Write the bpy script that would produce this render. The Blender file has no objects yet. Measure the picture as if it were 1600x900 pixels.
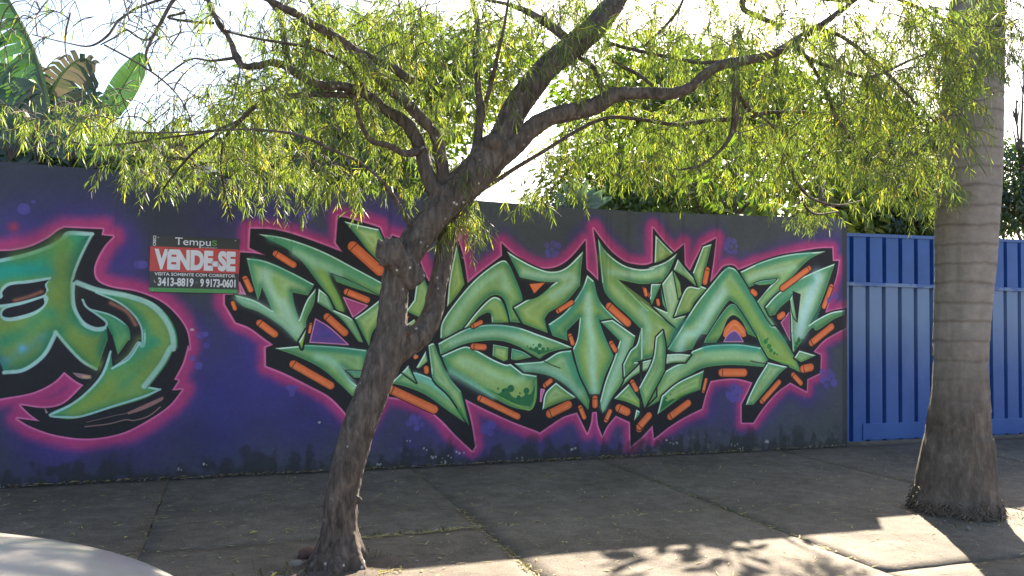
import bpy, bmesh, math, random
import numpy as np
from mathutils import Vector, noise as mnoise
random.seed(7)
rng = np.random.default_rng(7)
SC = bpy.context.scene
COL = SC.collection

# ---------------------------------------------------------------- camera
PITCH, ROLL, YAW, DIST, EYE = 0.03999069, 0.01389653, 0.33674543, 7.39183225, 1.38247517
FPX = 1250.0                                   # focal length in pixels of the 1600 px wide photograph


def cam_basis():
    f = np.array([math.sin(YAW)*math.cos(PITCH), math.cos(YAW)*math.cos(PITCH), math.sin(PITCH)])
    r = np.array([math.cos(YAW), -math.sin(YAW), 0.0])
    u = np.cross(r, f)
    c, s = math.cos(ROLL), math.sin(ROLL)
    return f, c*r + s*u, -s*r + c*u


CF, CR, CU = cam_basis()
CPOS = np.array([0.0, -DIST, EYE])


def at(px, py, val, axis=1):
    """real place of a measured point on a plane (axis 1: parallel to the wall at y=val, axis 2: level z=val)"""
    d = CF + ((px - 800.0)/FPX)*CR + ((450.0 - py)/FPX)*CU
    return CPOS + d*((val - CPOS[axis])/d[axis])


def depth(P):
    return float((np.asarray(P) - CPOS) @ CF)


cam_data = bpy.data.cameras.new('camera')
cam_data.sensor_width = 36.0
cam_data.lens = 36.0*FPX/1600.0
cam_data.clip_start = 0.05
cam_data.clip_end = 2000.0
cam = bpy.data.objects.new('camera', cam_data)
COL.objects.link(cam)
from mathutils import Matrix
cam.matrix_world = Matrix(((CR[0], CU[0], -CF[0], CPOS[0]), (CR[1], CU[1], -CF[1], CPOS[1]),
                           (CR[2], CU[2], -CF[2], CPOS[2]), (0, 0, 0, 1)))
SC.camera = cam

# ---------------------------------------------------------------- light
SUN = Vector((2.467, 3.067, 2.60)).normalized()          # towards the sun, read from the shadow of the wall's end
EL = math.asin(SUN.z)
AZ = math.atan2(SUN.x, SUN.y)
world = bpy.data.worlds.new("World")
SC.world = world
world.use_nodes = True
wn = world.node_tree
sky = wn.nodes.new('ShaderNodeTexSky')
sky.sky_type = 'NISHITA'
sky.sun_disc = False
sky.sun_elevation = EL
sky.sun_rotation = AZ
sky.air_density = 1.0
sky.dust_density = 2.0
sky.ozone_density = 1.0
bg = wn.nodes['Background']
bg.inputs['Strength'].default_value = 0.065
wn.links.new(sky.outputs['Color'], bg.inputs['Color'])
sun_data = bpy.data.lights.new('sun', 'SUN')
sun_data.energy = 5.0
sun_data.angle = math.radians(0.55)
sun_data.color = (1.0, 0.885, 0.72)
sun = bpy.data.objects.new('sun', sun_data)
COL.objects.link(sun)
sun.rotation_euler = SUN.to_track_quat('Z', 'Y').to_euler()
SC.view_settings.view_transform = 'Standard'
SC.view_settings.look = 'None'
SC.view_settings.gamma = 1.0
SC.view_settings.exposure = 2.5
SC.view_settings.use_curve_mapping = False
SC.cycles.max_bounces = 8
SC.cycles.transmission_bounces = 4
SC.cycles.transparent_max_bounces = 4


# ---------------------------------------------------------------- helpers
def tag(o, label=None, cat=None, group=None, kind=None):
    if label: o['label'] = label
    if cat: o['category'] = cat
    if group: o['group'] = group
    if kind: o['kind'] = kind
    return o


def link(o, parent=None):
    COL.objects.link(o)
    if parent is not None:
        o.parent = parent
    return o


def empty(name, loc, label=None, cat=None, group=None, kind=None):
    o = bpy.data.objects.new(name, None)
    o.location = loc
    o.empty_display_size = 0.2
    link(o)
    return tag(o, label, cat, group, kind)


class MB:
    """collects shapes in world coordinates, builds one mesh object"""
    def __init__(self):
        self.v, self.f, self.n = [], [], 0
        self.tint = []

    def add(self, v, f, tint=0.5):
        v = np.asarray(v, float).reshape(-1, 3)
        self.v.append(v)
        for q in f:
            self.f.append(tuple(int(i) + self.n for i in q))
        self.tint.append(np.full(len(v), tint))
        self.n += len(v)

    def box(self, x0, x1, y0, y1, z0, z1, bev=0.0):
        if bev <= 0:
            v = [(x, y, z) for z in (z0, z1) for y in (y0, y1) for x in (x0, x1)]
            self.add(v, [(0, 2, 3, 1), (4, 5, 7, 6), (0, 1, 5, 4), (2, 6, 7, 3), (0, 4, 6, 2), (1, 3, 7, 5)])
            return
        bm = bmesh.new()
        bmesh.ops.create_cube(bm, size=1.0)
        for w in bm.verts:
            w.co = Vector(((x0+x1)/2 + w.co.x*(x1-x0), (y0+y1)/2 + w.co.y*(y1-y0), (z0+z1)/2 + w.co.z*(z1-z0)))
        bmesh.ops.bevel(bm, geom=bm.edges[:], offset=bev, segments=2, profile=0.6, affect='EDGES')
        self.addbm(bm)

    def addbm(self, bm):
        bm.verts.index_update()
        self.add([w.co[:] for w in bm.verts], [[w.index for w in q.verts] for q in bm.faces])
        bm.free()

    def tube(self, pts, rad, seg=8, caps=True, rough=0.0):
        pts = np.asarray(pts, float)
        n = len(pts)
        rad = np.broadcast_to(np.asarray(rad, float), (n,))
        tan = np.gradient(pts, axis=0)
        tan /= np.linalg.norm(tan, axis=1)[:, None] + 1e-9
        ref = np.array([0.0, 0, 1]) if abs(tan[0][2]) < .9 else np.array([1.0, 0, 0])
        nx = np.cross(tan[0], ref); nx /= np.linalg.norm(nx)
        rings = []
        a = np.arange(seg)*2*math.pi/seg
        for i in range(n):
            nx = nx - tan[i]*(nx @ tan[i]); nx /= np.linalg.norm(nx) + 1e-9
            ny = np.cross(tan[i], nx)
            rr = rad[i]*(1 + rough*rng.uniform(-1, 1, seg)) if rough else rad[i]*np.ones(seg)
            rings.append(pts[i] + (np.cos(a)*rr)[:, None]*nx + (np.sin(a)*rr)[:, None]*ny)
        v = np.concatenate(rings)
        f = []
        for i in range(n-1):
            for k in range(seg):
                f.append((i*seg+k, i*seg+(k+1) % seg, (i+1)*seg+(k+1) % seg, (i+1)*seg+k))
        if caps:
            f.append(tuple(range(seg-1, -1, -1)))
            f.append(tuple((n-1)*seg+k for k in range(seg)))
        self.add(v, f)

    def mesh(self, name):
        me = bpy.data.meshes.new(name)
        v = np.concatenate(self.v) if self.v else np.zeros((0, 3))
        me.from_pydata(v.tolist(), [], self.f)
        return me

    def build(self, name, mat, parent=None, smooth=False):
        me = self.mesh(name)
        if smooth:
            me.polygons.foreach_set('use_smooth', np.ones(len(me.polygons), bool))
        me.materials.append(mat)
        o = bpy.data.objects.new(name, me)
        link(o, parent)
        if parent is not None:
            o.location = -Vector(parent.location)      # shapes are collected in world coordinates
        return o


def arrays_obj(name, V, F, mat, parent=None, tint=None, smooth=False):
    """fast mesh of equal sized faces from arrays"""
    me = bpy.data.meshes.new(name)
    V = np.asarray(V, np.float32); F = np.asarray(F, np.int32)
    k = F.shape[1]
    me.vertices.add(len(V)); me.vertices.foreach_set('co', V.ravel())
    me.loops.add(F.size); me.loops.foreach_set('vertex_index', F.ravel())
    me.polygons.add(len(F))
    me.polygons.foreach_set('loop_start', np.arange(len(F), dtype=np.int32)*k)
    me.update(calc_edges=True)
    if tint is not None:
        at_ = me.attributes.new('tint', 'FLOAT', 'POINT')
        at_.data.foreach_set('value', np.asarray(tint, np.float32))
    if smooth:
        me.polygons.foreach_set('use_smooth', np.ones(len(me.polygons), bool))
    me.materials.append(mat)
    o = bpy.data.objects.new(name, me)
    link(o, parent)
    if parent is not None:
        o.location = -Vector(parent.location)
    return o


def curve(pts, n=8):
    """Catmull-Rom through the points"""
    P = np.asarray(pts, float)
    if len(P) < 3:
        t = np.linspace(0, 1, n+1)[:, None]
        return P[0]*(1-t) + P[-1]*t
    Q = np.vstack([2*P[0]-P[1], P, 2*P[-1]-P[-2]])
    out = []
    for i in range(1, len(Q)-2):
        p0, p1, p2, p3 = Q[i-1], Q[i], Q[i+1], Q[i+2]
        for t in np.arange(n)/n:
            out.append(.5*((2*p1) + (-p0+p2)*t + (2*p0-5*p1+4*p2-p3)*t*t + (-p0+3*p1-3*p2+p3)*t**3))
    out.append(P[-1])
    return np.array(out)


# ---------------------------------------------------------------- materials
def new_mat(name):
    m = bpy.data.materials.new(name)
    m.use_nodes = True
    t = m.node_tree
    return m, t, t.nodes['Principled BSDF']


def nd(t, typ, **kw):
    n = t.nodes.new(typ)
    for k, v in kw.items():
        if k in n.inputs.keys():
            n.inputs[k].default_value = v
        else:
            setattr(n, k, v)
    return n


def ramp(t, stops):
    r = t.nodes.new('ShaderNodeValToRGB')
    e = r.color_ramp.elements
    while len(e) < len(stops):
        e.new(0.5)
    for i, (p, c) in enumerate(stops):
        e[i].position = p
        e[i].color = (*c, 1) if len(c) == 3 else c
    return r


def mixc(t, fac, a, b, mode='MIX'):
    m = t.nodes.new('ShaderNodeMix')
    m.data_type = 'RGBA'; m.blend_type = mode
    for sock, val in ((m.inputs[0], fac), (m.inputs[6], a), (m.inputs[7], b)):
        if hasattr(val, 'is_linked'):
            t.links.new(val, sock)
        else:
            sock.default_value = val if isinstance(val, float) else (*val, 1)
    return m.outputs[2]


def coords(t, scale=(1, 1, 1)):
    c = t.nodes.new('ShaderNodeTexCoord')
    m = nd(t, 'ShaderNodeMapping')
    m.inputs['Scale'].default_value = scale
    t.links.new(c.outputs['Object'], m.inputs['Vector'])
    return m.outputs['Vector']


def noise(t, vec, scale, detail=5, rough=.6, dist=0.0):
    n = nd(t, 'ShaderNodeTexNoise', Scale=scale, Detail=detail, Roughness=rough, Distortion=dist)
    t.links.new(vec, n.inputs['Vector'])
    return n.outputs['Fac']


def bump(t, b, h, strength=.3, dist=.01, chain=None):
    n = nd(t, 'ShaderNodeBump', Strength=strength, Distance=dist)
    t.links.new(h, n.inputs['Height'])
    if chain is not None:
        t.links.new(chain, n.inputs['Normal'])
    t.links.new(n.outputs['Normal'], b.inputs['Normal'])
    return n.outputs['Normal']


def simple(name, col, rough=.7, var=.25, scale=8, bmp=.15, bscale=60, metal=0.0, stretch=(1, 1, 1)):
    m, t, b = new_mat(name)
    v = coords(t, stretch)
    r = ramp(t, [(.3, tuple(c*(1-var) for c in col)), (.7, tuple(min(1, c*(1+var)) for c in col))])
    t.links.new(noise(t, v, scale), r.inputs['Fac'])
    t.links.new(r.outputs['Color'], b.inputs['Base Color'])
    b.inputs['Roughness'].default_value = rough
    b.inputs['Metallic'].default_value = metal
    bump(t, b, noise(t, v, bscale, 4), bmp, .004)
    return m


def leaf_mat(name, stops, trans=.5, rough=.45, attr=True, gloss=.06, tcol=(1.25, 1.35, .55)):
    m, t, b = new_mat(name)
    t.nodes.remove(b)
    out = t.nodes['Material Output']
    r = ramp(t, stops)
    if attr:
        a = nd(t, 'ShaderNodeAttribute', attribute_name='tint')
        t.links.new(a.outputs['Fac'], r.inputs['Fac'])
    else:
        t.links.new(noise(t, coords(t), 6.0), r.inputs['Fac'])
    d = nd(t, 'ShaderNodeBsdfDiffuse'); tr = nd(t, 'ShaderNodeBsdfTranslucent'); g = nd(t, 'ShaderNodeBsdfGlossy', Roughness=rough)
    t.links.new(r.outputs['Color'], d.inputs['Color'])
    t.links.new(mixc(t, 1.0, r.outputs['Color'], tcol, 'MULTIPLY'), tr.inputs['Color'])
    m1 = nd(t, 'ShaderNodeMixShader'); m1.inputs[0].default_value = trans
    t.links.new(d.outputs[0], m1.inputs[1]); t.links.new(tr.outputs[0], m1.inputs[2])
    m2 = nd(t, 'ShaderNodeMixShader'); m2.inputs[0].default_value = gloss
    t.links.new(m1.outputs[0], m2.inputs[1]); t.links.new(g.outputs[0], m2.inputs[2])
    t.links.new(m2.outputs[0], out.inputs['Surface'])
    return m


def bark_mat(name, dark, light, zs=.18, scale=26, bmp=.7, spots=True):
    m, t, b = new_mat(name)
    v = coords(t, (1, 1, zs))
    n1 = noise(t, v, scale, 8, .65, .6)
    vs = coords(t)
    n2 = noise(t, vs, 5, 4)
    r = ramp(t, [(.36, dark), (.5, tuple(a*.62+c*.38 for a, c in zip(dark, light))), (.68, light)])
    t.links.new(n1, r.inputs['Fac'])
    c = mixc(t, n2, r.outputs['Color'], tuple(x*.8 for x in light))
    c2 = mixc(t, .40, r.outputs['Color'], c)
    if spots:
        vo = nd(t, 'ShaderNodeTexVoronoi', Scale=16.0)
        t.links.new(vs, vo.inputs['Vector'])
        rr = ramp(t, [(.08, (1, 1, 1)), (.16, (0, 0, 0))])
        t.links.new(vo.outputs['Distance'], rr.inputs['Fac'])
        mk = nd(t, 'ShaderNodeMath', operation='MULTIPLY')
        r3 = ramp(t, [(.48, (0, 0, 0)), (.58, (1, 1, 1))])
        t.links.new(noise(t, vs, 3.3, 2), r3.inputs['Fac'])
        t.links.new(rr.outputs['Color'], mk.inputs[0]); t.links.new(r3.outputs['Color'], mk.inputs[1])
        c2 = mixc(t, mk.outputs[0], c2, (.52, .50, .46))
    t.links.new(c2, b.inputs['Base Color'])
    b.inputs['Roughness'].default_value = .9
    b.inputs['Specular IOR Level'].default_value = .2
    ch = bump(t, b, n1, bmp, .02)
    bump(t, b, noise(t, vs, 130, 3), .25, .004, ch)
    return m


# ---------------------------------------------------------------- ground, road, kerb, pavement
def concrete_mat():
    m, t, b = new_mat('old_concrete')
    v = coords(t)
    big = noise(t, v, 1.1, 6, .6, .3)
    mid = noise(t, v, 7, 6, .7)
    fine = noise(t, v, 90, 4, .7)
    stretched = noise(t, coords(t, (1.2, 6, 1)), 3.0, 5, .7)
    r = ramp(t, [(.28, (.098, .080, .062)), (.5, (.142, .118, .092)), (.74, (.190, .159, .126))])
    t.links.new(big, r.inputs['Fac'])
    r2 = ramp(t, [(.3, (.66, .65, .64)), (.7, (1.25, 1.24, 1.22))])
    t.links.new(mid, r2.inputs['Fac'])
    c = mixc(t, 1.0, r.outputs['Color'], r2.outputs['Color'], 'MULTIPLY')
    r3 = ramp(t, [(.34, (.60, .60, .60)), (.64, (1.22, 1.22, 1.22))])
    t.links.new(fine, r3.inputs['Fac'])
    c = mixc(t, 1.0, c, r3.outputs['Color'], 'MULTIPLY')
    r4 = ramp(t, [(.60, (0, 0, 0)), (.70, (.7, .7, .7))])          # worn, paler skin of cement
    t.links.new(stretched, r4.inputs['Fac'])
    c = mixc(t, r4.outputs['Color'], c, (.25, .228, .20))
    vo = nd(t, 'ShaderNodeTexVoronoi', Scale=24.0); t.links.new(v, vo.inputs['Vector'])
    r5 = ramp(t, [(.05, (.5, .5, .5)), (.13, (0, 0, 0))]); t.links.new(vo.outputs['Distance'], r5.inputs['Fac'])
    c = mixc(t, r5.outputs['Color'], c, (.05, .045, .04))
    r6 = ramp(t, [(.60, (0, 0, 0)), (.72, (.6, .6, .6))]); t.links.new(noise(t, v, 2.3, 7, .7, .8), r6.inputs['Fac'])
    c = mixc(t, r6.outputs['Color'], c, (.075, .064, .054))
    t.links.new(c, b.inputs['Base Color'])
    b.inputs['Roughness'].default_value = .88
    b.inputs['Specular IOR Level'].default_value = .25
    ch = bump(t, b, mid, .5, .015)
    bump(t, b, fine, .7, .006, ch)
    return m


M_CONC = concrete_mat()
M_ASPH = simple('asphalt', (.20, .19, .178), .85, .3, 5, .5, 160)
M_SOIL = simple('soil', (.085, .062, .045), .95, .4, 9, .8, 70)
M_JOINT = simple('joint_earth', (.085, .070, .054), .95, .4, 12, .5, 70)
M_GROUND = simple('bare_ground', (.13, .105, .075), .95, .35, 1.2, .5, 20)
M_KERB = simple('kerb_concrete', (.25, .24, .22), .85, .2, 6, .35, 80)

mb = MB(); mb.add([(-400, -400, -.17), (400, -400, -.17), (400, 400, -.17), (-400, 400, -.17)], [(0, 1, 2, 3)])
tag(mb.build('ground', M_GROUND), kind='structure')
mb = MB(); mb.add([(-120, -12.5, -.15), (120, -12.5, -.15), (120, -4.66, -.15), (-120, -4.66, -.15)], [(0, 1, 2, 3)])
tag(mb.build('road', M_ASPH), kind='structure')
mb = MB(); mb.box(-60, 60, .0, 40, -.16, -.012)
tag(mb.build('yard_ground', M_GROUND), kind='structure')

kerb = empty('kerb', (0, -4.6, -.15), kind='structure')
for i in range(24):
    x0 = -9 + i*1.0
    k = MB(); k.box(x0+.004, x0+.996, -4.665, -4.515, -.15, .002 + rng.uniform(-.003, .003), .012)
    k.build('kerb_stone', M_KERB, kerb)

pav = empty('pavement', (0, -2, 0), kind='structure')
XJ = [-8.66, -6.61, -4.56, -2.51, -.46, 1.61, 3.50, 5.66, 7.7, 9.75, 11.8, 13.9]
YJ = [-4.512, -3.80, -2.245, .0]


def slab(x0, x1, y0, y1):
    g = .0026
    nx, ny = max(2, int((x1-x0)/.12)), max(2, int((y1-y0)/.12))
    xs = np.linspace(x0+g, x1-g, nx+1); ys = np.linspace(y0+g, y1-g, ny+1)
    off = rng.uniform(-.003, .003)
    V, F = [], []
    for j, y in enumerate(ys):
        for i, x in enumerate(xs):
            ex = 0.006*rng.uniform(-1, 1) if i in (0, nx) else 0
            ey = 0.006*rng.uniform(-1, 1) if j in (0, ny) else 0
            z = off + .006*mnoise.noise((x*.9, y*.9, 3.0)) - (.004 if (i in (0, nx) or j in (0, ny)) else 0)
            V.append((x+ex, y+ey, z))
    n = len(V)
    for j in range(ny):
        for i in range(nx):
            a = j*(nx+1)+i
            F.append((a, a+1, a+nx+2, a+nx+1))
    ring = [i for i in range(nx+1)] + [(j+1)*(nx+1)-1 for j in range(1, ny+1)] + [ny*(nx+1)+i for i in range(nx-1, -1, -1)] + [j*(nx+1) for j in range(ny-1, 0, -1)]
    for q in ring:
        V.append((V[q][0], V[q][1], -.09))
    for i in range(len(ring)):
        j = (i+1) % len(ring)
        F.append((ring[i], n+i, n+j, ring[j]))
    s = MB(); s.add(V, F)
    s.build('slab', M_CONC, pav, True)


for i in range(len(XJ)-1):
    yj = YJ[:1]+([YJ[2]] if i == 4 else [YJ[1]] if i > 5 else [])+YJ[3:]
    for j in range(len(yj)-1):
        slab(XJ[i], XJ[i+1], yj[j], yj[j+1])
# earth that fills the joints
mb = MB(); mb.add([(-8.7, -4.53, -.022), (13.9, -4.53, -.022), (13.9, .3, -.022), (-8.7, .3, -.022)], [(0, 1, 2, 3)])
mb.build('joint_filling', M_JOINT, pav)

# ---------------------------------------------------------------- painted wall
TOP = [(-9.0, 2.64), (-4.0, 2.615), (-1.787, 2.60), (-1.05, 2.588), (-.6, 2.594), (.87, 2.585), (1.6, 2.555), (2.26, 2.533), (3.0, 2.528),
       (3.99, 2.529), (5.16, 2.56), (6.0, 2.585), (6.66, 2.606)]
X0, X1, ZT, TS = -4.0, 6.66, 2.68, 290.0


def top_z(x):
    return float(np.interp(x, [p[0] for p in TOP], [p[1] for p in TOP]))


ZONES = {'1': (0, 320, 4.0), '2': (0, 520, 4.0), '3': (340, 320, 4.0), '4': (340, 500, 4.0), '5': (680, 340, 4.706),
         '6': (680, 500, 4.706), '7': (1000, 340, 4.706), '8': (1000, 500, 4.706), 'R': (460, 340, 3.213), 'p': (0, 0, 1.0)}


def wall_px(px, py):
    P = at(px, py, 0.0)
    return ((P[0]-X0)*TS, P[2]*TS)


def trace(s, closed=True):
    """'zone: x,y x,yc ... | zone: ...' -> outline in mural pixels; c marks a corner, the rest is curved"""
    pts = []
    for seg in s.split('|'):
        z, body = seg.split(':')
        ox, oy, k = ZONES[z.strip()]
        for w in body.split():
            c = w.endswith('c')
            x, y = w.rstrip('c').split(',')
            pts.append((*wall_px(ox+float(x)/k, oy+float(y)/k), c))
    if not closed:
        return curve([p[:2] for p in pts], 6)
    corners = [i for i, p in enumerate(pts) if p[2]]
    if not corners:
        q = [p[:2] for p in pts]
        return curve(q+[q[0]], 5)[:-1]
    pts = pts[corners[0]:] + pts[:corners[0]]
    pts.append(pts[0])
    out, cur = [], [pts[0][:2]]
    for p in pts[1:]:
        cur.append(p[:2])
        if p[2]:
            out += [tuple(q) for q in (curve(cur, 5)[:-1] if len(cur) > 2 else [cur[0]])]
            cur = [p[:2]]
    return np.array(out)


def seg_dist(poly, X, Y, closed=True):
    D = np.full(X.shape, 1e9, np.float32)
    ins = np.zeros(X.shape, bool)
    n = len(poly)
    for i in range(n if closed else n-1):
        ax, ay = poly[i]; bx, by = poly[(i+1) % n]
        dx, dy = bx-ax, by-ay
        L = dx*dx+dy*dy+1e-9
        t = np.clip(((X-ax)*dx+(Y-ay)*dy)/L, 0, 1)
        D = np.minimum(D, (X-ax-t*dx)**2+(Y-ay-t*dy)**2)
        if closed and ay != by:
            c = ((ay > Y) != (by > Y)) & (X < (bx-ax)*(Y-ay)/(by-ay)+ax)
            ins ^= c
    D = np.sqrt(D)
    return np.where(ins, -D, D) if closed else D


def s01(x, a, b):
    t = np.clip((x-a)/(b-a), 0, 1)
    return t*t*(3-2*t)


def vnoise(h, w, cell, seed):
    g = np.random.default_rng(seed).random((int(h/cell)+3, int(w/cell)+3)).astype(np.float32)
    y = np.arange(h, dtype=np.float32)/cell; x = np.arange(w, dtype=np.float32)/cell
    yi, xi = y.astype(int), x.astype(int)
    fy, fx = (y-yi)[:, None], (x-xi)[None]
    fy, fx = fy*fy*(3-2*fy), fx*fx*(3-2*fx)
    a = g[yi][:, xi]; b = g[yi][:, xi+1]; c = g[yi+1][:, xi]; d = g[yi+1][:, xi+1]
    return (a*(1-fx)+b*fx)*(1-fy)+(c*(1-fx)+d*fx)*fy


def fbm(h, w, cell, seed, o=4):
    r, a, s = 0, 1.0, 0
    for i in range(o):
        r = r+a*vnoise(h, w, max(cell/2**i, 1.0), seed+i); s += a; a *= .55
    return r/s


def C(*c):
    return np.array(c, np.float32)/255.


class Mural:
    def __init__(self):
        self.w, self.h = int((X1-X0)*TS), int(ZT*TS)
        self.img = np.empty((self.h, self.w, 3), np.float32)
        self.img[:] = C(69, 72, 73)

    def win(self, pts, pad):
        lo = np.floor(pts.min(0)-pad).astype(int); hi = np.ceil(pts.max(0)+pad).astype(int)
        x0, y0 = max(lo[0], 0), max(lo[1], 0); x1, y1 = min(hi[0], self.w), min(hi[1], self.h)
        if x1 <= x0 or y1 <= y0:
            return None
        Y, X = np.mgrid[y0:y1, x0:x1].astype(np.float32)
        return X, Y, (slice(y0, y1), slice(x0, x1))

    def lay(self, sl, a, col):
        v = self.img[sl]
        a = a[..., None]
        self.img[sl] = v*(1-a)+a*col

    def blob(self, px, py, r, col, alpha, soft=1.0):
        k = self.kk(px)
        c = np.array([wall_px(px, py)])
        g = self.win(c, r*k*2.2)
        if g is None:
            return
        X, Y, sl = g
        d = np.hypot(X-c[0, 0], Y-c[0, 1])/(r*k)
        a = np.exp(-d*d*1.2) if soft else s01(-d, -1.0, -.8)
        self.lay(sl, (alpha*a).astype(np.float32), C(*col))

    def kk(self, px):
        """mural pixels per photograph pixel"""
        return TS*depth(at(px, 500, 0.0))/FPX

    def kpoly(self, pts):
        x = pts[:, 0].mean()/TS+X0
        return TS*depth((x, 0, 1.4))/FPX

    def fill(self, s, col, alpha=1.0, grow=0.0, soft=.6):
        pts = s if isinstance(s, np.ndarray) else trace(s)
        k = self.kpoly(pts)
        g = self.win(pts, (grow+soft+3)*k)
        if g is None:
            return
        X, Y, sl = g
        d = seg_dist(pts, X, Y)/k-grow
        self.lay(sl, alpha*s01(-d, -soft, soft), C(*col))

    def line(self, s, width, col, alpha=1.0, soft=.7):
        pts = trace(s, False)
        k = self.kpoly(pts)
        g = self.win(pts, (width+soft*3+3)*k)
        if g is None:
            return
        X, Y, sl = g
        d = seg_dist(pts, X, Y, False)/k-width/2
        self.lay(sl, alpha*s01(-d, -soft, soft), C(*col))

    def streak(self, s, width, col, alpha):
        pts = trace(s, False)
        k = self.kpoly(pts)
        g = self.win(pts, width*k*2.5)
        if g is None:
            return
        X, Y, sl = g
        d = seg_dist(pts, X, Y, False)/(k*width)
        self.lay(sl, (alpha*np.exp(-d*d*1.6)).astype(np.float32), C(*col))

    def pill(self, z, a, b, w, end=1):
        ox, oy, sc = ZONES[z]
        A = np.array(wall_px(ox+a[0]/sc, oy+a[1]/sc)); B = np.array(wall_px(ox+b[0]/sc, oy+b[1]/sc))
        k = self.kk(ox+a[0]/sc)
        r = w/sc/2
        L = np.hypot(*(B-A))+1e-6
        u = (B-A)/L
        ins = min(r*k*.75, L*.45)
        p = np.array([A+u*ins, B-u*ins])
        g = self.win(p, (r+5)*k)
        if g is None:
            return
        X, Y, sl = g
        d = seg_dist(p, X, Y, False)/k
        self.lay(sl, s01(-d, -r-1.6, -r-.6), C(40, 30, 30))
        t = np.clip(d/r, 0, 1)
        col = C(224, 116, 66)*(1-t[..., None]) + C(198, 94, 54)*t[..., None]
        v = self.img[sl]; a_ = s01(-d, -r-.3, -r+.7)[..., None]
        self.img[sl] = v*(1-a_)+a_*col
        n = np.array([-u[1], u[0]])*np.sign(-u[0] if abs(u[0]) > .3 else 1)
        q = p+n*r*k*.35
        dd = seg_dist(q, X, Y, False)/k
        self.lay(sl, .55*s01(-dd, -1.2, -.3)*s01(-d, -r*.9, -r*.7), C(228, 140, 92))
        if L/k > 16:
            c = A+u*(r*k*.9)
            al = np.abs((X-c[0])*u[0]+(Y-c[1])*u[1])/k
            self.lay(sl, .8*s01(-al, -1.0, -.4)*s01(-d, -r, -r+.8), C(60, 32, 26))

    def piece(self, s, edge=(56, 128, 100), mid=(124, 162, 96), hi=(156, 196, 164), lime=(138, 160, 62), limeamt=.4, limedir=(.3, -1),
              outline=2.6, rim=(216, 234, 216), rimw=2.1, hiamt=.55, rimdir=(-.45, .9), hipos=.8, oc=(34, 33, 36)):
        pts = trace(s)
        k = self.kpoly(pts)
        g = self.win(pts, (outline+3)*k)
        if g is None:
            return
        X, Y, sl = g
        d = seg_dist(pts, X, Y)/k
        self.lay(sl, s01(-d, -outline-.5, -outline+.5), C(*oc))
        ins = np.clip(-d, 0, None)
        mx = max(float(np.percentile(ins[ins > 0], 97)), 1.0) if (ins > 0).any() else 1.0
        t = np.clip(ins/mx, 0, 1)
        lo, hi_ = pts.min(0), pts.max(0)
        u = ((X-lo[0])/(hi_[0]-lo[0]+1)-.5)*limedir[0]+((Y-lo[1])/(hi_[1]-lo[1]+1)-.5)*limedir[1]
        nz = vnoise(X.shape[0], X.shape[1], 38, int(abs(pts[0, 0])*7) % 1000)-.5
        m = s01(t, .05, .6)[..., None]
        gn, ge = np.gradient(d)
        lit = (ge*rimdir[0]+gn*rimdir[1])/(np.hypot(ge, gn)+1e-6)     # which edge the painter's light meets
        e = C(*edge)*(1+.12*lit[..., None])
        col = e*(1-m)+C(*mid)*m
        lm = np.clip(limeamt*(s01(u+nz*.5, -.15, .55))*s01(t, .0, .3), 0, 1)[..., None]
        col = col*(1-lm)+C(*lime)*lm
        h = (hiamt*np.exp(-((t-hipos)/.22)**2)*np.clip(.75+1.3*nz-u*.6, 0, 1))[..., None]
        col = col*(1-h)+C(*hi)*h
        col = col*np.array([1.08, 1.02, .88], np.float32)
        col = col*.84+.16*(col.mean(-1, keepdims=True)*.6+C(160, 180, 150)*.4)
        a = s01(-d, -.6, .5)[..., None]
        v = self.img[sl]
        self.img[sl] = v*(1-a)+a*col
        ra = s01(lit, .1, .5)*s01(-d, -.4, .3)*s01(d, -rimw-.6, -rimw+.5)
        self.lay(sl, (.92*ra).astype(np.float32), C(*rim))
        ra = s01(-lit, .2, .7)*s01(-d, -.2, .4)*s01(d, -2.0, -.9)
        self.lay(sl, (.45*ra).astype(np.float32), C(*lime))

    def glow(self, s, spread=1.0):
        pts = trace(s)
        k = self.kpoly(pts)
        q = 3
        Y, X = np.mgrid[0:self.h:q, 0:self.w:q].astype(np.float32)
        d = seg_dist(pts, X, Y)/k
        n = fbm(*d.shape, 60, 3, 3)-.5
        n2 = fbm(*d.shape, 25, 9, 3)-.5
        full = lambda a: np.repeat(np.repeat(a, q, 0), q, 1)[:self.h, :self.w]
        sl = (slice(0, self.h), slice(0, self.w))
        dn = d/spread+n*30
        self.lay(sl, full(.78*(1-s01(dn, 3, 40))).astype(np.float32), C(66, 52, 118))
        dm = d/spread+n2*9
        self.lay(sl, full(.97*(1-s01(dm, 5, 21))).astype(np.float32), C(164, 56, 104))
        g = self.win(pts, 8*k)
        X, Y, sl = g
        d = seg_dist(pts, X, Y)/k
        self.lay(sl, (.85*np.exp(-((d-1.2)/1.7)**2)).astype(np.float32), C(206, 116, 156))
        self.lay(sl, s01(-d, -.7, .5), C(33, 32, 36))

    def drip(self, s, r, col):
        z, body = s.split(':')
        ox, oy, sc = ZONES[z]
        for w in body.split():
            x, y, q = [float(v) for v in w.split(',')]
            px, py = ox+x/sc, oy+y/sc
            c = np.array([wall_px(px, py)]); k = self.kk(px)
            g = self.win(c, (q/sc+2)*k)
            if g is None: continue
            X, Y, sl = g
            d = np.hypot(X-c[0, 0], Y-c[0, 1])/k
            self.lay(sl, .9*s01(-d, -q/sc-.6, -q/sc+.4), C(*col))


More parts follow.
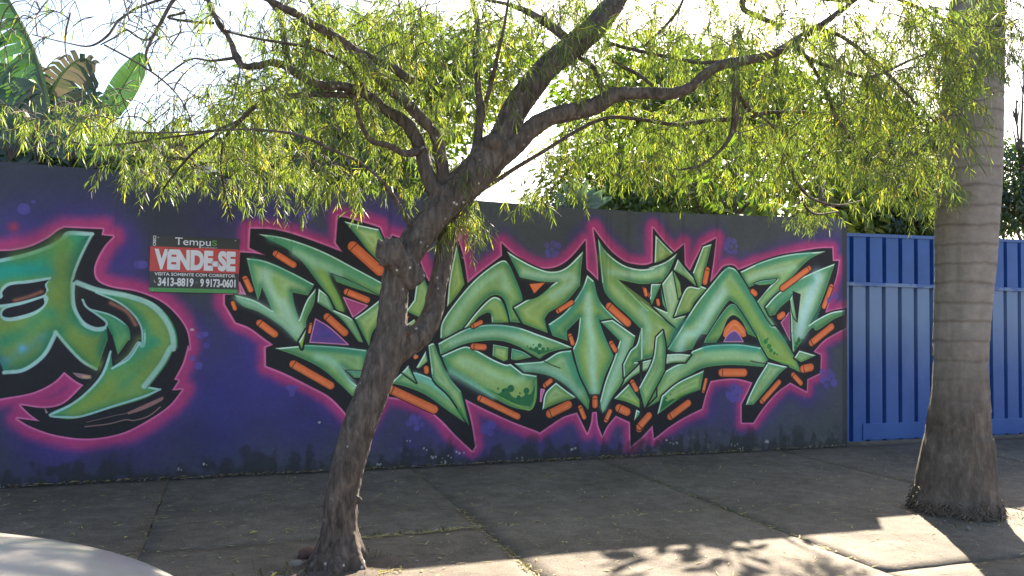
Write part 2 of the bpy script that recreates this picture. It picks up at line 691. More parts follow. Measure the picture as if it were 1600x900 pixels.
def paint_mural():
    M = Mural()
    h, w = M.h, M.w
    full = (slice(0, h), slice(0, w))
    xs = (np.arange(w)/TS+X0)[None]
    # charcoal ground, bluer on the left where it was sprayed over in blue
    M.lay(full, np.broadcast_to(s01(-xs, -1.2, .8)*.7, (h, w)).astype(np.float32), C(49, 52, 63))
    for b in [(340, 610, 70, (54, 48, 122), .7), (430, 600, 80, (54, 47, 116), .75), (480, 660, 70, (54, 48, 110), .65), (340, 680, 60, (52, 48, 108), .6),
              (390, 540, 50, (58, 50, 124), .6), (220, 690, 60, (58, 46, 104), .6), (80, 700, 70, (56, 46, 104), .6), (30, 360, 60, (62, 56, 124), .75),
              (130, 350, 70, (62, 54, 116), .6), (190, 400, 40, (70, 62, 140), .7), (330, 350, 45, (54, 48, 98), .5), (300, 520, 40, (62, 54, 130), .6),
              (640, 690, 60, (58, 48, 108), .6), (770, 680, 60, (60, 50, 112), .6), (870, 690, 60, (58, 52, 110), .55), (950, 700, 50, (62, 50, 112), .5),
              (1120, 640, 50, (66, 56, 116), .55), (1270, 600, 45, (64, 56, 118), .5), (1200, 640, 60, (62, 60, 100), .4), (1290, 420, 40, (70, 58, 120), .5),
              (430, 330, 50, (60, 50, 110), .5), (610, 350, 60, (70, 52, 114), .5), (1050, 660, 40, (66, 54, 112), .4)]:
        M.blob(*b)
    A = ('1: -420,300c 0,292 100,285 200,260 300,210 360,165 400,145c 640,155c 632,192c 705,200c 650,260 600,350 585,420 610,480 700,520 850,545 1000,605 1100,690 1165,790 1182,900'
         '| 2: 1172,80 1140,190 1085,295c 1112,300c 1072,362c 1135,358c 1050,460 900,560 750,630 550,662 350,640 200,590 108,538c 250,555c 190,512 130,455c 280,472 400,442 522,328c 470,300 400,245c 330,312 200,375 0,412c -420,440c')
    B = ('3: 45,565c 45,622c 112,735c 200,770 285,832 |4: 347,156c 300,175c 302,287c 420,335 560,405 690,475 765,545 812,600c 880,740c 985,560 1056,478c 1180,500 1300,550 1400,630 1490,725 1590,818c'
         '|6: 290,930c 262,760 215,580c 330,640 500,720 620,770 740,815 765,828c 850,770 940,712 1040,680c 1080,760 1115,832c 1140,760 1150,678c 1186,675c 1196,770 1226,852c 1262,780 1325,704c 1430,752c 1434,930c'
         '|8: 12,860c 90,775c 100,872c 130,850 220,780 330,712 452,652c 480,545 515,450c 600,436 710,432 825,460c 788,540 745,622c 745,755c 830,755c 900,650 1000,535 1102,460c 1170,498 1222,525c 1226,436c 1322,390c 1326,260c 1270,235c 1350,150 1440,95 1512,58c'
         '|7: 1520,662c 1450,680 1358,702c 1400,560 1440,430 1458,320c 1414,322c 1410,226c 1300,230 1100,265 900,322 718,388c 690,358 650,352 605,368 560,425 510,482c 536,320 555,155c 460,205c 400,320 364,395c 325,345c 320,200c 250,258c 170,175 92,78c 90,335c 40,350 -30,350'
         '|5: 1500,350 1400,330 1300,258 1220,165 1162,85c 1190,300 1198,468c 1150,420 1108,380c 1105,290 1102,170c 1020,270 940,340 850,375 740,370 640,320 560,260 485,190c 490,282c 400,350 310,420 235,486c 205,300 165,160c'
         '|R: 830,90c 775,200c 690,348c 655,290 632,232c 600,130c 490,92c 480,122c 445,105 430,60c |3: 1010,145c 900,110 750,72c 738,240c 780,298c 600,230 450,180 330,155 204,152c 198,270c 300,318c 220,305 140,300c 130,480c 172,562c')
    M.glow(A, 1.35)
    M.glow(B, 1.0)
    # inside the left letter's loop
    K = (33, 32, 36)
    # ------------- left letter
    ga = dict(edge=(30, 112, 92), mid=(72, 132, 86), hi=(112, 140, 60), lime=(128, 140, 58), rim=(158, 190, 182), rimw=4.2, outline=3.5, hiamt=.75, limeamt=.7)
    M.piece('1: -420,430c 0,345 150,310 300,258 380,212 430,175c 580,180c 510,310 460,430 445,520 455,640 510,730 590,775 665,770c 672,850|2: 665,60 605,232c 510,180 420,90 360,0'
            '|1: 345,795c |2: 335,40 270,150 150,240 25,255c 0,180c -420,150c', **ga)
    for s, wd in (('1: 345,795 |2: 335,30 270,145 150,232 25,250', 6), ('1: 350,800 |2: 430,95 515,180 600,228', 4.5), ('1: -20,355 150,318 300,268 385,220 430,178 575,184', 6), ('1: 575,184 510,310 462,430 447,520 457,640 512,730 590,772 660,768', 4)):
        M.line(s, wd, (158, 192, 184), .9, 1.0)
    M.streak('1: 20,430 180,400 330,330 450,230', 16, (40, 150, 120), .7)
    M.streak('1: 390,250 370,420 380,560 350,700', 22, (116, 132, 58), .8)
    M.streak('1: 0,420 120,400 300,420', 14, (28, 138, 128), .65)
    M.streak('1: 40,860 200,800 300,700', 20, (34, 128, 104), .7)
    M.streak('2: 30,170 130,100 250,20', 12, (70, 130, 170), .6)
    M.streak('2: 440,20 540,110 610,200', 14, (112, 136, 60), .7)
    M.streak('1: 100,330 250,300 400,240', 14, (92, 140, 66), .6)
    M.streak('2: 60,120 160,60 280,-60', 16, (112, 136, 64), .75)
    M.streak('2: 880,60 820,160 700,260 560,400', 13, (118, 140, 64), .8)
    M.blob(35, 545, 7, (90, 160, 200), .8)
    M.fill('1: -300,700c -60,640 -10,600c 10,530 60,492 180,478 312,458c 285,500 295,535 285,545c 262,580 130,618 0,640c', (150, 184, 176), .95, 1.5)
    M.fill('1: -200,640c 0,590 15,545 65,505 180,492 308,470c 280,500 288,540 255,572 110,610 -20,628c', K)
    M.streak('1: 90,600 180,575 260,545', 4, (150, 90, 70), .85)
    M.fill('1: 0,680 30,640 150,605 285,565c 300,590 275,640 210,690 90,725 20,720', (150, 184, 176), .95, .5)
    M.fill('1: 12,682 40,650 150,622 270,582c 272,625 205,670 85,703 28,702', K)
    M.piece('1: 470,480c 600,535 800,560 950,610 1050,700 1100,800 1108,900|2: 1092,90 1035,200 930,338c 1008,352c 900,412 700,472 500,530 400,540 300,515c 450,440 560,350 640,250 690,108c 702,215c 800,160 870,60'
            '|1: 893,880 893,780 840,690 720,605 600,555c', edge=(40, 122, 96), mid=(96, 138, 76), hi=(120, 142, 64), lime=(110, 140, 60), rim=(162, 194, 184), rimw=3.0, outline=3.5, hiamt=.6)
    M.line('1: 480,488 610,535 800,572 940,625 1030,715 1075,810 1082,900 |2: 1065,95 1005,200 900,335', 8, (152, 186, 172), .92, 1.4)
    M.line('1: 600,550 740,612 835,690 885,780 885,890 |2: 862,60 800,148 700,225', 3.0, (150, 186, 176), .9)
    M.line('2: 690,120 640,255 560,355 450,445 310,515 420,528 520,520 700,462 890,402 1000,355', 3.2, (150, 184, 180), .9)
    M.streak('2: 960,60 880,180 760,300', 14, (36, 130, 110), .7)
    M.streak('2: 960,130 700,330 480,480', 12, (120, 140, 62), .6)
    M.piece('1: 560,650c 700,690 800,765 812,850 |2: 800,50 735,140c 705,30 |1: 690,800 660,740c', edge=(34, 116, 92), mid=(52, 138, 104), hi=(90, 150, 110), rim=(150, 188, 178), rimw=2.6, outline=2)
    M.line('1: 462,490 458,560 470,650 520,735 590,772 650,768 664,735 610,690 540,640 515,595', 3.4, (148, 184, 176), .95)
    M.streak('1: 690,615 790,670 845,750', 4.2, (150, 96, 78), .9)
    M.fill('2: 450,250c 500,255 568,268c 545,290 490,282', (150, 120, 116), .9)
    M.streak('2: 520,275 560,280', 3, (190, 150, 120), .9)
    M.line('2: 540,560 700,522 800,502', 1.0, (160, 120, 116), .8)
    M.fill('2: 795,498c 900,450 1018,398c 1010,425 900,480 800,512c', (150, 106, 100), .9)
    M.line('2: 530,588 680,570 780,545 840,548 930,520 1000,465', 1.8, (158, 118, 112), .85)
    M.fill('2: 275,465c 300,500c 285,508c', (190, 150, 160), .8)
    M.blob(21, 355, 9, (150, 50, 76), .9)
    # ------------- right piece: inner openings of the glow colour
    for s, c in (('3: 785,580c 935,632c 845,705c', (170, 70, 116)), ('3: 610,715c 700,770 815,875c 575,860c', (96, 66, 132)),
                 ('3: 135,485c 172,562c 140,545c', (180, 90, 126)), ('6: 775,510c 800,512c 782,600c 770,600c', (190, 110, 156)), ('8: 1035,20c 1100,-60c 1100,150c', (150, 66, 110)),
                 ('8: 612,162c 640,112 690,80 730,112 757,162c', (96, 76, 132))):
        M.fill(s, (206, 124, 162), 1, 1.0)
        M.fill(s, c, 1, -.9)
    M.fill('3: 650,760c 720,820c 640,835c', (70, 66, 132), .8, 0, 5)
    g = {}
    M.piece('3: 255,185c 400,205 560,255 700,315 850,395 1000,475 1060,510c 1060,590c 1005,570 900,515 790,455 685,415c 720,500 765,590 790,670c 745,660c 690,570 620,480 520,350 420,270', mid=(112, 158, 100), **g)
    M.streak('3: 330,215 560,290 780,400 980,500', 8, (66, 140, 106), .7)
    M.streak('3: 480,300 600,360 760,440', 9, (150, 196, 160), .75)
    M.streak('3: 650,420 720,540 770,650', 8, (134, 166, 70), .7)
    M.piece('3: 712,435c 850,490 1010,572c 860,525 738,482c', edge=(46, 112, 88), mid=(60, 128, 96), outline=1.2, hiamt=.1, rimw=.1)
    M.piece('3: 630,525c 690,580 725,660c 830,710 870,770 908,862c 878,856c 780,725 700,662 622,612c', edge=(56, 128, 106), mid=(104, 158, 130))
    M.piece('3: 855,712c 930,660 1030,580c 1030,700 965,800 945,885c 900,800c', lime=(150, 176, 60), limeamt=.8)
    M.piece('3: 790,105c 900,132 1005,155c 1040,235c 1010,300 1040,385c 940,290 870,200', limedir=(.6, -1), limeamt=.8)
    M.piece('3: 180,335c 300,355 450,420 602,500c 562,568c 465,548c 480,630 508,720c 555,600 612,525c 600,620 555,720 545,800 520,890c 430,790 340,720 250,668 150,630 105,565c 230,600 340,665c 300,570 275,512c 265,560 250,600c 210,460', mid=(120, 160, 110), hi=(164, 200, 176))
    M.streak('3: 215,350 400,420 560,510', 7, (60, 136, 98), .7)
    M.streak('3: 300,440 360,560 440,680 500,780', 14, (160, 196, 172), .75)
    M.streak('3: 130,585 280,650 400,730 500,820', 10, (152, 190, 164), .7)
    M.streak('3: 360,470 400,560', 9, (132, 160, 72), .6)
    M.fill('3: 480,820c 520,892c 545,800c 515,850c', (110, 160, 50), .8, 0, 1.2)
    M.piece('R: 625,258c 655,320 682,382c 660,440 632,505c 560,470c 600,415c 612,330')
    M.piece('R: 560,540c 600,512c 612,528c 570,552c', rimw=1.2)
    M.fill('R: 548,500c 575,495c 560,525c', (222, 112, 64))
    # left foot behind the trunk
    M.piece('4: 355,178c 500,165c 560,158 760,170 930,190c 930,330c 880,365c 770,295c 830,380 900,430c 840,478c 760,400 640,300 500,230', mid=(104, 154, 100), limeamt=.6)
    M.streak('4: 620,230 700,250 790,330 850,420', 8, (154, 198, 172), .7)
    M.streak('4: 560,175 760,190 920,215', 7, (62, 134, 108), .8)
    M.piece('4: 800,318c 920,320c 900,362c 850,362c', edge=(46, 120, 104), mid=(60, 134, 116), outline=1.5, rimw=.4)
    M.piece('4: 505,140c 552,60c 525,182c', edge=(80, 140, 60), mid=(120, 170, 50), outline=3)
    M.piece('4: 1080,395c 1150,330c 1240,330c 1340,370 1440,440 1520,520c 1570,660c 1440,570 1300,470 1180,420', mid=(96, 150, 100), limeamt=.5)
    M.streak('4: 1230,345 1340,400 1470,490', 7, (120, 186, 172), .8)
    M.piece('4: 1150,330c 1190,285c 1240,395c', mid=(120, 176, 140), outline=2)
    M.piece('4: 1240,300c 1300,195c 1310,260c 1255,305c', mid=(120, 176, 140), outline=2)
    M.piece('4: 1315,160c 1350,150 1380,220 1440,350 1520,450c 1570,662c 1450,480 1350,380 1330,280', mid=(116, 160, 112))
    M.fill('4: 1470,555c 1520,545c 1572,665c', (60, 130, 60), .7, -1, 1.5)
    M.piece('5: 155,195c 182,330 214,490c 160,570 85,660c 105,450', edge=(70, 134, 78), mid=(124, 160, 72), limeamt=.7)
    # big stroke
    M.piece('5: 35,890c 50,770 150,620 280,470 400,370 490,318 535,340 580,430 640,600 590,660c 632,775c 550,768c 530,680 500,600 450,570 390,590 300,680 190,832c 90,890c', mid=(112, 156, 90))
    M.streak('5: 90,840 180,680 320,500 470,420 520,520', 10, (152, 192, 150), .75)
    M.piece('5: 200,828c 300,700 400,600 450,588 490,620 522,700 538,772c 415,775c 408,720 390,700 350,715 260,802c', limeamt=.9, lime=(142, 166, 50), outline=2.2, hiamt=.2)
    M.fill('5: 258,805c 320,730 390,704 408,725 412,775c', K)
    M.piece('5: 525,250c 620,310 740,370 850,400 960,370 1085,250c 1070,380 1062,500c 960,620 830,700c 800,745c 825,850c 640,780c 575,665c 700,590 890,475c 770,470 620,440c', mid=(116, 158, 92), limeamt=.7)
    M.fill('5: 625,465c 740,475 880,478c 760,580 670,610c 640,540c', K)
    M.streak('5: 650,410 850,440 990,430 1010,480 860,580', 9, (158, 194, 166), .7)
    M.fill('5: 690,490c 805,480c 725,560c', (222, 112, 64))
    M.piece('6: 20,175c 100,130 250,60 420,35 600,55 760,110 900,160 1010,206c 920,218 830,242 765,286c 700,250 600,192 480,155 350,155 200,182 38,258c', edge=(60, 140, 116), mid=(110, 160, 110))
    M.streak('6: 120,170 280,110 460,95 620,130 760,190', 8, (158, 200, 166), .75)
    M.streak('6: 240,80 420,55 600,75', 7, (70, 150, 126), .6)
    M.piece('6: 45,265c 200,200 262,205c 330,240 420,290 510,328 552,325c 640,395c 745,412c 745,560 720,640 690,670c 560,640 420,570 280,490 150,410 90,370', limeamt=.65)
    M.streak('6: 180,290 300,340 430,400 560,450 640,430', 9, (156, 192, 146), .6)
    M.streak('6: 110,390 260,470 420,560', 9, (140, 190, 166), .65)
    M.fill('6: 310,465c 430,530 470,540 520,500 560,560 600,575 650,560 660,540 700,545 735,470c 725,580 695,640c 560,610 420,545', (30, 92, 60), .85, 0, 1)
    M.drip('6: 553,505,26 668,522,22 620,540,7 460,505,7 500,520,14 610,570,16', 1, (30, 92, 60))
    M.line('6: 330,480 480,570 690,660 730,560 738,440', 1.6, (140, 176, 70), .8)
    M.piece('6: 425,182c 535,205c 530,295c 500,305c 420,265c', limeamt=.7, outline=2, rimw=.6)
    M.piece('6: 562,212c 640,235 705,275c 600,296 556,290c', edge=(52, 128, 104), mid=(66, 142, 112), outline=2, rimw=.5)
    M.drip('6: 765,190,16 740,215,16 700,212,12 790,215,14 825,212,9 675,195,6 720,185,5 760,240,16', 1, (36, 100, 62))
    M.fill('6: 660,205c 765,255c 900,212c 800,225 740,215', (36, 100, 62), .8)
    M.piece('6: 785,662c 808,540 885,462c 960,520 1035,572c 900,612', limeamt=.7)
    M.piece('6: 580,322c 720,312 800,300 900,240 998,225c 1015,300 1062,420 1132,590c 1122,662c 1060,590 980,500 860,420 740,390 650,380c', edge=(58, 136, 110), mid=(112, 160, 108))
    M.streak('6: 660,350 800,360 940,430 1060,540', 9, (148, 192, 170), .7)
    M.streak('6: 960,260 1000,360 1060,480', 8, (60, 140, 116), .6)
    M.line('6: 800,305 850,330 915,355', 1.4, (34, 33, 36), .9)
    M.piece('5: 1115,425c 1070,540 960,690 830,787c 860,870c|6: 970,155c 966,80c |5: 1060,740c |6: 1040,137 1010,215c 1060,400 1132,545c 1205,545c 1250,400 1312,270c 1240,110 |5: 1200,745c 1290,850 |6: 1360,160c 1400,180c 1470,120c |5: 1280,700 1200,600 1165,470c', edge=(58, 136, 112), mid=(118, 158, 86), limeamt=.5)
    M.fill('5: 1060,742c 1045,880 |6: 1010,215c 975,160c |5: 972,845c', K)
    M.fill('5: 1202,748c 1290,850 |6: 1360,165c 1312,270c 1240,110', K)
    M.streak('5: 1120,580 1125,700 1130,800 |6: 1150,150 1155,350 1168,520', 10, (166, 206, 178), .85)
    M.streak('5: 1100,520 1000,690 880,800', 8, (64, 146, 120), .6)
    M.piece('6: 1620,280c 1490,320 1400,390 1290,520 1212,620c 1230,690c 1290,590 1400,460 1500,390 1620,350c', mid=(150, 190, 164), hi=(170, 206, 184))
    M.piece('6: 1215,15c 1355,155c 1312,290 1250,450 1210,600c 1228,688c 1290,580 1375,450 1430,260 1470,120c 1300,0c', edge=(60, 138, 114), mid=(116, 166, 126))
    M.streak('6: 1400,150 1370,270 1290,470 1235,640', 8, (160, 202, 176), .7)
    M.piece('6: 1312,580c 1420,472c 1500,590c 1515,655c 1410,605', edge=(52, 130, 106), mid=(100, 150, 84), limeamt=.7)
    M.piece('6: 1460,742c 1476,660c 1512,680c', edge=(46, 124, 110), mid=(60, 140, 124), outline=2)
    M.piece('5: 1195,160c 1260,260 1380,350 1500,382 1600,372|7: 60,372 180,330 270,265c 180,470c 80,487 0,490|5: 1500,490 1340,455c 1420,540 1560,680|7: 0,615 120,700 262,808c|8: 190,230c 75,280c -40,310|6: 1490,320 1385,425c 1380,330c 1430,230 1480,180 1512,60c 1510,820c |5: 1510,822c 1400,710 1320,640 1250,560 1225,482c 1212,340', limeamt=.6)
    M.streak('5: 1230,300 1300,420 1450,560 1600,700 |7: 100,760', 12, (128, 162, 82), .7)
    M.streak('5: 1280,400 1420,420 1560,425 |7: 60,420 170,380', 8, (160, 196, 170), .6)
    M.streak('7: 10,690 60,800 |8: 60,60 20,180', 9, (150, 192, 166), .6)
    M.fill('5: 1340,458c 1500,490 1640,488c|7: 130,480c 82,640c |5: 1560,620', K)
    M.piece('7: 80,490c 152,490c 82,645c 70,600c', edge=(50, 128, 106), mid=(64, 140, 116), outline=2)
    M.piece('7: 112,132c 175,200 242,265c 170,310 105,337c', limeamt=.7)
    M.piece('7: 160,490c 235,392c 270,500 290,600 245,740c 335,722c 268,815c 180,740 95,655c 195,697c', edge=(100, 160, 130), mid=(150, 194, 172), hi=(180, 214, 196))
    M.piece('7: 245,400c 290,480 310,560c 280,600c', edge=(60, 130, 80), mid=(110, 150, 76), outline=1.8, rimw=.6)
    M.fill('7: 100,650c 150,500c 195,690c', K)
    M.fill('7: 285,420c 340,500 300,560c', K)
    M.piece('7: 150,515c 195,690c 165,640c', edge=(46, 120, 104), mid=(56, 130, 110), outline=1, rimw=.3)
    M.piece('7: 275,308c 340,390 405,462c 410,508c 330,440 245,388c', mid=(104, 156, 120))
    M.piece('7: 460,215c 524,196c 488,340 446,505c 490,522c 400,620 370,690c 248,732c 290,620 345,515 430,520c 385,410c 420,320', mid=(126, 164, 104), limeamt=.5)
    # the letter with a pointed top
    M.piece('7: 735,400c 900,325 1100,272 1362,250c 1240,310 1120,430 1010,550 912,655c 950,740 1060,890|8: 1100,182c 1020,100|7: 960,790 850,632c 900,560 1005,455c 900,470 790,518c 760,460', limeamt=.5)
    M.streak('7: 800,450 960,400 1130,365', 8, (162, 198, 166), .7)
    M.streak('7: 860,360 1050,310 1250,270', 6, (64, 144, 120), .6)
    M.streak('7: 1100,400 1000,520 890,640 980,800', 7, (150, 190, 130), .5)
    M.piece('7: 835,486c 900,465 1002,455c 960,490 880,498', edge=(44, 124, 110), mid=(60, 140, 124), outline=1.4, rimw=.4, hiamt=.1)
    M.fill('7: 795,520c 880,500 965,490c 850,630c', K)
    M.fill('7: 838,585c 850,610 862,560c 850,620c', (170, 70, 110))
    M.piece('7: 1430,340c 1290,395 1130,475 1000,570 918,660c 950,725c 990,715c 1030,660 1098,602c 1108,750 1110,890|8: 1112,100 1122,248c 1180,165 1260,60|7: 1300,830 1420,750 1500,715c 1505,680c 1400,700 1300,750 1240,790c 1330,620', mid=(128, 166, 112), hi=(176, 212, 200))
    M.streak('7: 1300,440 1240,600 1190,760 1170,850', 16, (172, 210, 204), .9)
    M.streak('7: 1000,640 1120,540 1260,460', 8, (70, 148, 120), .6)
    M.fill('7: 1118,540c 1178,565c 1155,775c 1135,690', K)
    M.piece('7: 1100,605c 1118,570c 1150,765c 1120,720', mid=(110, 164, 128), outline=1.4)
    M.fill('7: 1248,785c 1330,640 1300,745c', (50, 110, 88), .8)
    M.drip('8: 1165,150,16 1150,175,16 1140,205,12 1190,150,9 1165,130,5 1180,170,6', 1, (36, 104, 50))
    M.piece('7: 650,364c 600,402 510,510 400,650 265,870|8: 200,218c 262,238c 382,216c 440,110|7: 500,850 580,710 640,625 665,612 720,660 800,790|8: 850,110 920,272c 1040,322 1188,392c 1110,230 1000,60|7: 950,790 830,590 760,470 700,385', limeamt=.65, mid=(116, 158, 92))
    M.streak('7: 640,390 540,540 400,740 |8: 280,40 230,200', 8, (60, 140, 112), .7)
    M.streak('7: 630,520 520,680 420,840 |8: 330,120 290,215', 12, (166, 206, 190), .8)
    M.streak('7: 650,500 740,600 860,780 |8: 940,80 1040,240', 10, (132, 166, 80), .7)
    M.streak('7: 690,420 800,580 930,790 |8: 1060,150', 8, (66, 146, 116), .6)
    M.drip('8: 920,160,18 945,195,18 960,225,16 985,245,12 1005,255,7 935,140,8 958,190,7', 1, (40, 120, 56))
    M.line('8: 860,110 935,262 1100,320', 1.6, (140, 190, 60), .8)
    M.piece('7: 480,890c 580,735 665,640 730,685 855,885c|8: 840,125c 780,100c 560,165c 468,170c', edge=(44, 116, 88), mid=(96, 148, 86), outline=2, rimw=.4, limeamt=.5)
    M.fill('8: 555,170c|7: 600,850 640,750 690,720 750,770 800,880|8: 850,165c', K)
    M.fill('7: 608,872c 622,812 690,752 762,812 778,872c 752,882c 690,832 630,888c', (222, 112, 64))
    M.line('7: 628,850 690,785 755,845', 2.0, (228, 150, 100), .7)
    M.fill('8: 612,162c 640,112 690,80 730,112 757,162c', (206, 124, 162), 1, .6)
    M.fill('8: 612,162c 640,112 690,80 730,112 757,162c', (96, 76, 132), 1, -1.0)
    M.piece('8: 382,230c 480,195 600,182 740,182 885,205c 940,302c 925,347c 760,335 620,332 460,355 330,430 190,560 35,652c 90,530 180,380c 250,340 330,312c', edge=(52, 134, 112), mid=(112, 158, 100), limeamt=.5)
    M.streak('8: 240,380 400,290 600,250 780,260 880,290', 9, (160, 196, 150), .6)
    M.streak('8: 480,210 660,198 850,220', 8, (56, 148, 130), .7)
    M.piece('8: 190,255c 290,250 372,258c 330,312c 240,315 190,328c', mid=(160, 200, 186), hi=(180, 212, 200))
    M.piece('6: 1612,290c 1482,525c 1522,580c 1530,652c 1622,560c', mid=(104, 150, 84), limeamt=.6)
    M.piece('8: 165,78c 115,128c 90,300 -10,500c 30,648c 110,500 178,372c 185,200', mid=(108, 158, 108), limeamt=.3)
    M.piece('8: 935,312c 1082,346c 1020,400 920,520 832,622c 775,626c 800,560 860,440 922,340', edge=(50, 134, 118), mid=(118, 162, 112))
    M.line('8: 810,303 870,315 935,322', 1.6, (34, 33, 36), .9)
    M.piece('8: 467,372c 440,512c 300,572 125,696c 158,560c 280,460', edge=(56, 132, 104), mid=(112, 156, 84), limeamt=.7)
    M.fill('8: 140,670c 180,560 190,600 240,580 260,590c 430,515c 300,560', (30, 96, 56), .85, 0, .8)
    M.drip('8: 190,575,7 222,550,5', 1, (30, 96, 56))
    M.piece('8: 1168,226c 1290,262c 1180,312c 1132,280c', mid=(104, 150, 104))
    for z, a, b, wd in [('3', (350, 300), (485, 385), 48), ('3', (165, 450), (210, 545), 40), ('3', (90, 605), (110, 660), 30), ('3', (248, 730), (368, 820), 52), ('3', (825, 245), (1030, 430), 78),
                        ('3', (792, 540), (945, 602), 50), ('3', (670, 690), (805, 812), 55), ('3', (582, 740), (570, 805), 22), ('4', (455, 268), (720, 420), 58), ('4', (1070, 430), (1368, 568), 64),
                        ('4', (1300, 290), (1305, 335), 38), ('4', (1225, 240), (1250, 225), 28), ('5', (890, 695), (1012, 618), 44), ('5', (1262, 640), (1428, 790), 66), ('5', (265, 805), (345, 765), 40),
                        ('5', (1525, 515), (1570, 580), 34), ('6', (262, 195), (372, 202), 56), ('6', (312, 570), (618, 718), 56), ('6', (820, 700), (995, 615), 74), ('6', (1058, 632), (1098, 728), 42), ('6', (1172, 560), (1172, 645), 54),
                        ('6', (1248, 750), (1288, 660), 42), ('6', (1330, 640), (1425, 685), 72), ('6', (1485, 815), (1580, 685), 66), ('6', (795, 490), (855, 440), 44), ('6', (985, 105), (1012, 185), 40),
                        ('6', (1285, 160), (1328, 235), 44), ('6', (1440, 445), (1482, 525), 44), ('7', (495, 370), (472, 492), 50), ('7', (1250, 368), (1032, 530), 52), ('7', (1408, 495), (1345, 668), 46),
                        ('7', (1010, 740), (1060, 705), 56), ('7', (815, 535), (855, 570), 50), ('8', (1245, 180), (1418, 40), 60), ('8', (580, 388), (780, 388), 72), ('8', (205, 722), (365, 602), 62), ('8', (-20, 800), (75, 690), 62),
                        ('8', (460, 535), (485, 430), 30), ('8', (885, 608), (1028, 448), 48), ('8', (1115, 395), (1188, 475), 46), ('8', (1180, 365), (1270, 345), 70), ('7', (30, 520), (45, 580), 36), ('7', (125, 600), (135, 650), 34)]:
        M.pill(z, a, b, wd*.86)
    # bubbles sprayed on the ground
    for cx, cy, n, R, r in [(37, 327, 1, 0, 12), (52, 316, 1, 0, 3), (478, 338, 5, 9, 6), (862, 390, 8, 11, 5), (1141, 386, 9, 10, 4.5), (650, 660, 6, 10, 5), (760, 669, 7, 9, 6), (1146, 614, 9, 11, 5.5), (1293, 590, 7, 11, 6),
                            (223, 414, 2, 6, 8), (314, 524, 3, 6, 5), (310, 572, 1, 0, 5), (322, 540, 1, 0, 5), (300, 560, 1, 0, 4), (456, 610, 4, 7, 5), (1300, 465, 3, 6, 5)]:
        for i in range(n):
            a = i*2*math.pi/max(n-1, 1)+cx
            q = 0 if i == n-1 else R*random.uniform(.75, 1.15)
            a += random.uniform(-.25, .25)
            M.blob(cx+q*math.cos(a), cy+q*math.sin(a), r*random.uniform(.75, 1.3), (88, 76, 150), random.uniform(.5, .8), 0)
    # ---------------- wear: soft clouding of the spray, mould low down, flaked spots
    zz = (np.arange(h)/TS)[:, None]
    cl = fbm(h, w, 90, 21, 5)
    M.img *= (1+.22*(cl-.5))[..., None]
    mould = s01(fbm(h, w, 34, 31, 6)*.75+.25*np.broadcast_to(vnoise(1, w, 14, 33), (h, w))+.40*(1-s01(zz, .02, .40))-.14, .60, .82)*(1-s01(zz, .08, .46))
    M.lay(full, (.6*mould).astype(np.float32), C(37, 37, 36))
    M.lay(full, ((.75*(1-s01(zz, .0, .10)))*s01(fbm(h, w, 30, 77, 4), .3, .7)).astype(np.float32), C(46, 44, 40))
    fl = fbm(h, w, 16, 41, 4)*.72+fbm(h, w, 190, 57, 2)*.38
    flake = s01(fl, .76, .79)*(1-s01(zz, .12, .30))*np.broadcast_to(s01(xs, .6, 1.6), (h, w))
    M.lay(full, (.18*flake).astype(np.float32), C(170, 166, 158))
    for px, py, rx in [(705, 712, 14), (717, 708, 9), (690, 722, 6), (664, 702, 4), (808, 716, 8), (898, 703, 6), (1043, 690, 5), (1054, 692, 4), (1147, 694, 6), (638, 690, 4), (676, 716, 5), (590, 726, 4), (320, 726, 3), (280, 733, 3), (1160, 702, 5), (1198, 690, 4), (300, 515, 2), (498, 660, 2), (648, 555, 2)]:
        for _ in range(4):
            M.blob(px+random.uniform(-rx, rx), py+random.uniform(-.5, .5)*rx, random.uniform(.9, 2.4), (170, 168, 162), .55, 0)
    drips = vnoise(1, w, 7, 91)*vnoise(1, w, 60, 92)
    M.lay(full, (.20*np.broadcast_to(s01(drips, .42, .7), (h, w))*np.broadcast_to(s01(zz, 1.3, 2.6), (h, w))).astype(np.float32), C(40, 40, 40))
    M.lay(full, np.broadcast_to(.6*s01(xs, 6.575, 6.60), (h, w)).astype(np.float32), C(44, 44, 46))      # grimy edge at the gate
    M.img = M.img*1.13+.012
    M.img += (np.random.default_rng(5).random((h, w, 1)).astype(np.float32)-.5)*.018
    return np.clip(M.img, 0, 1)


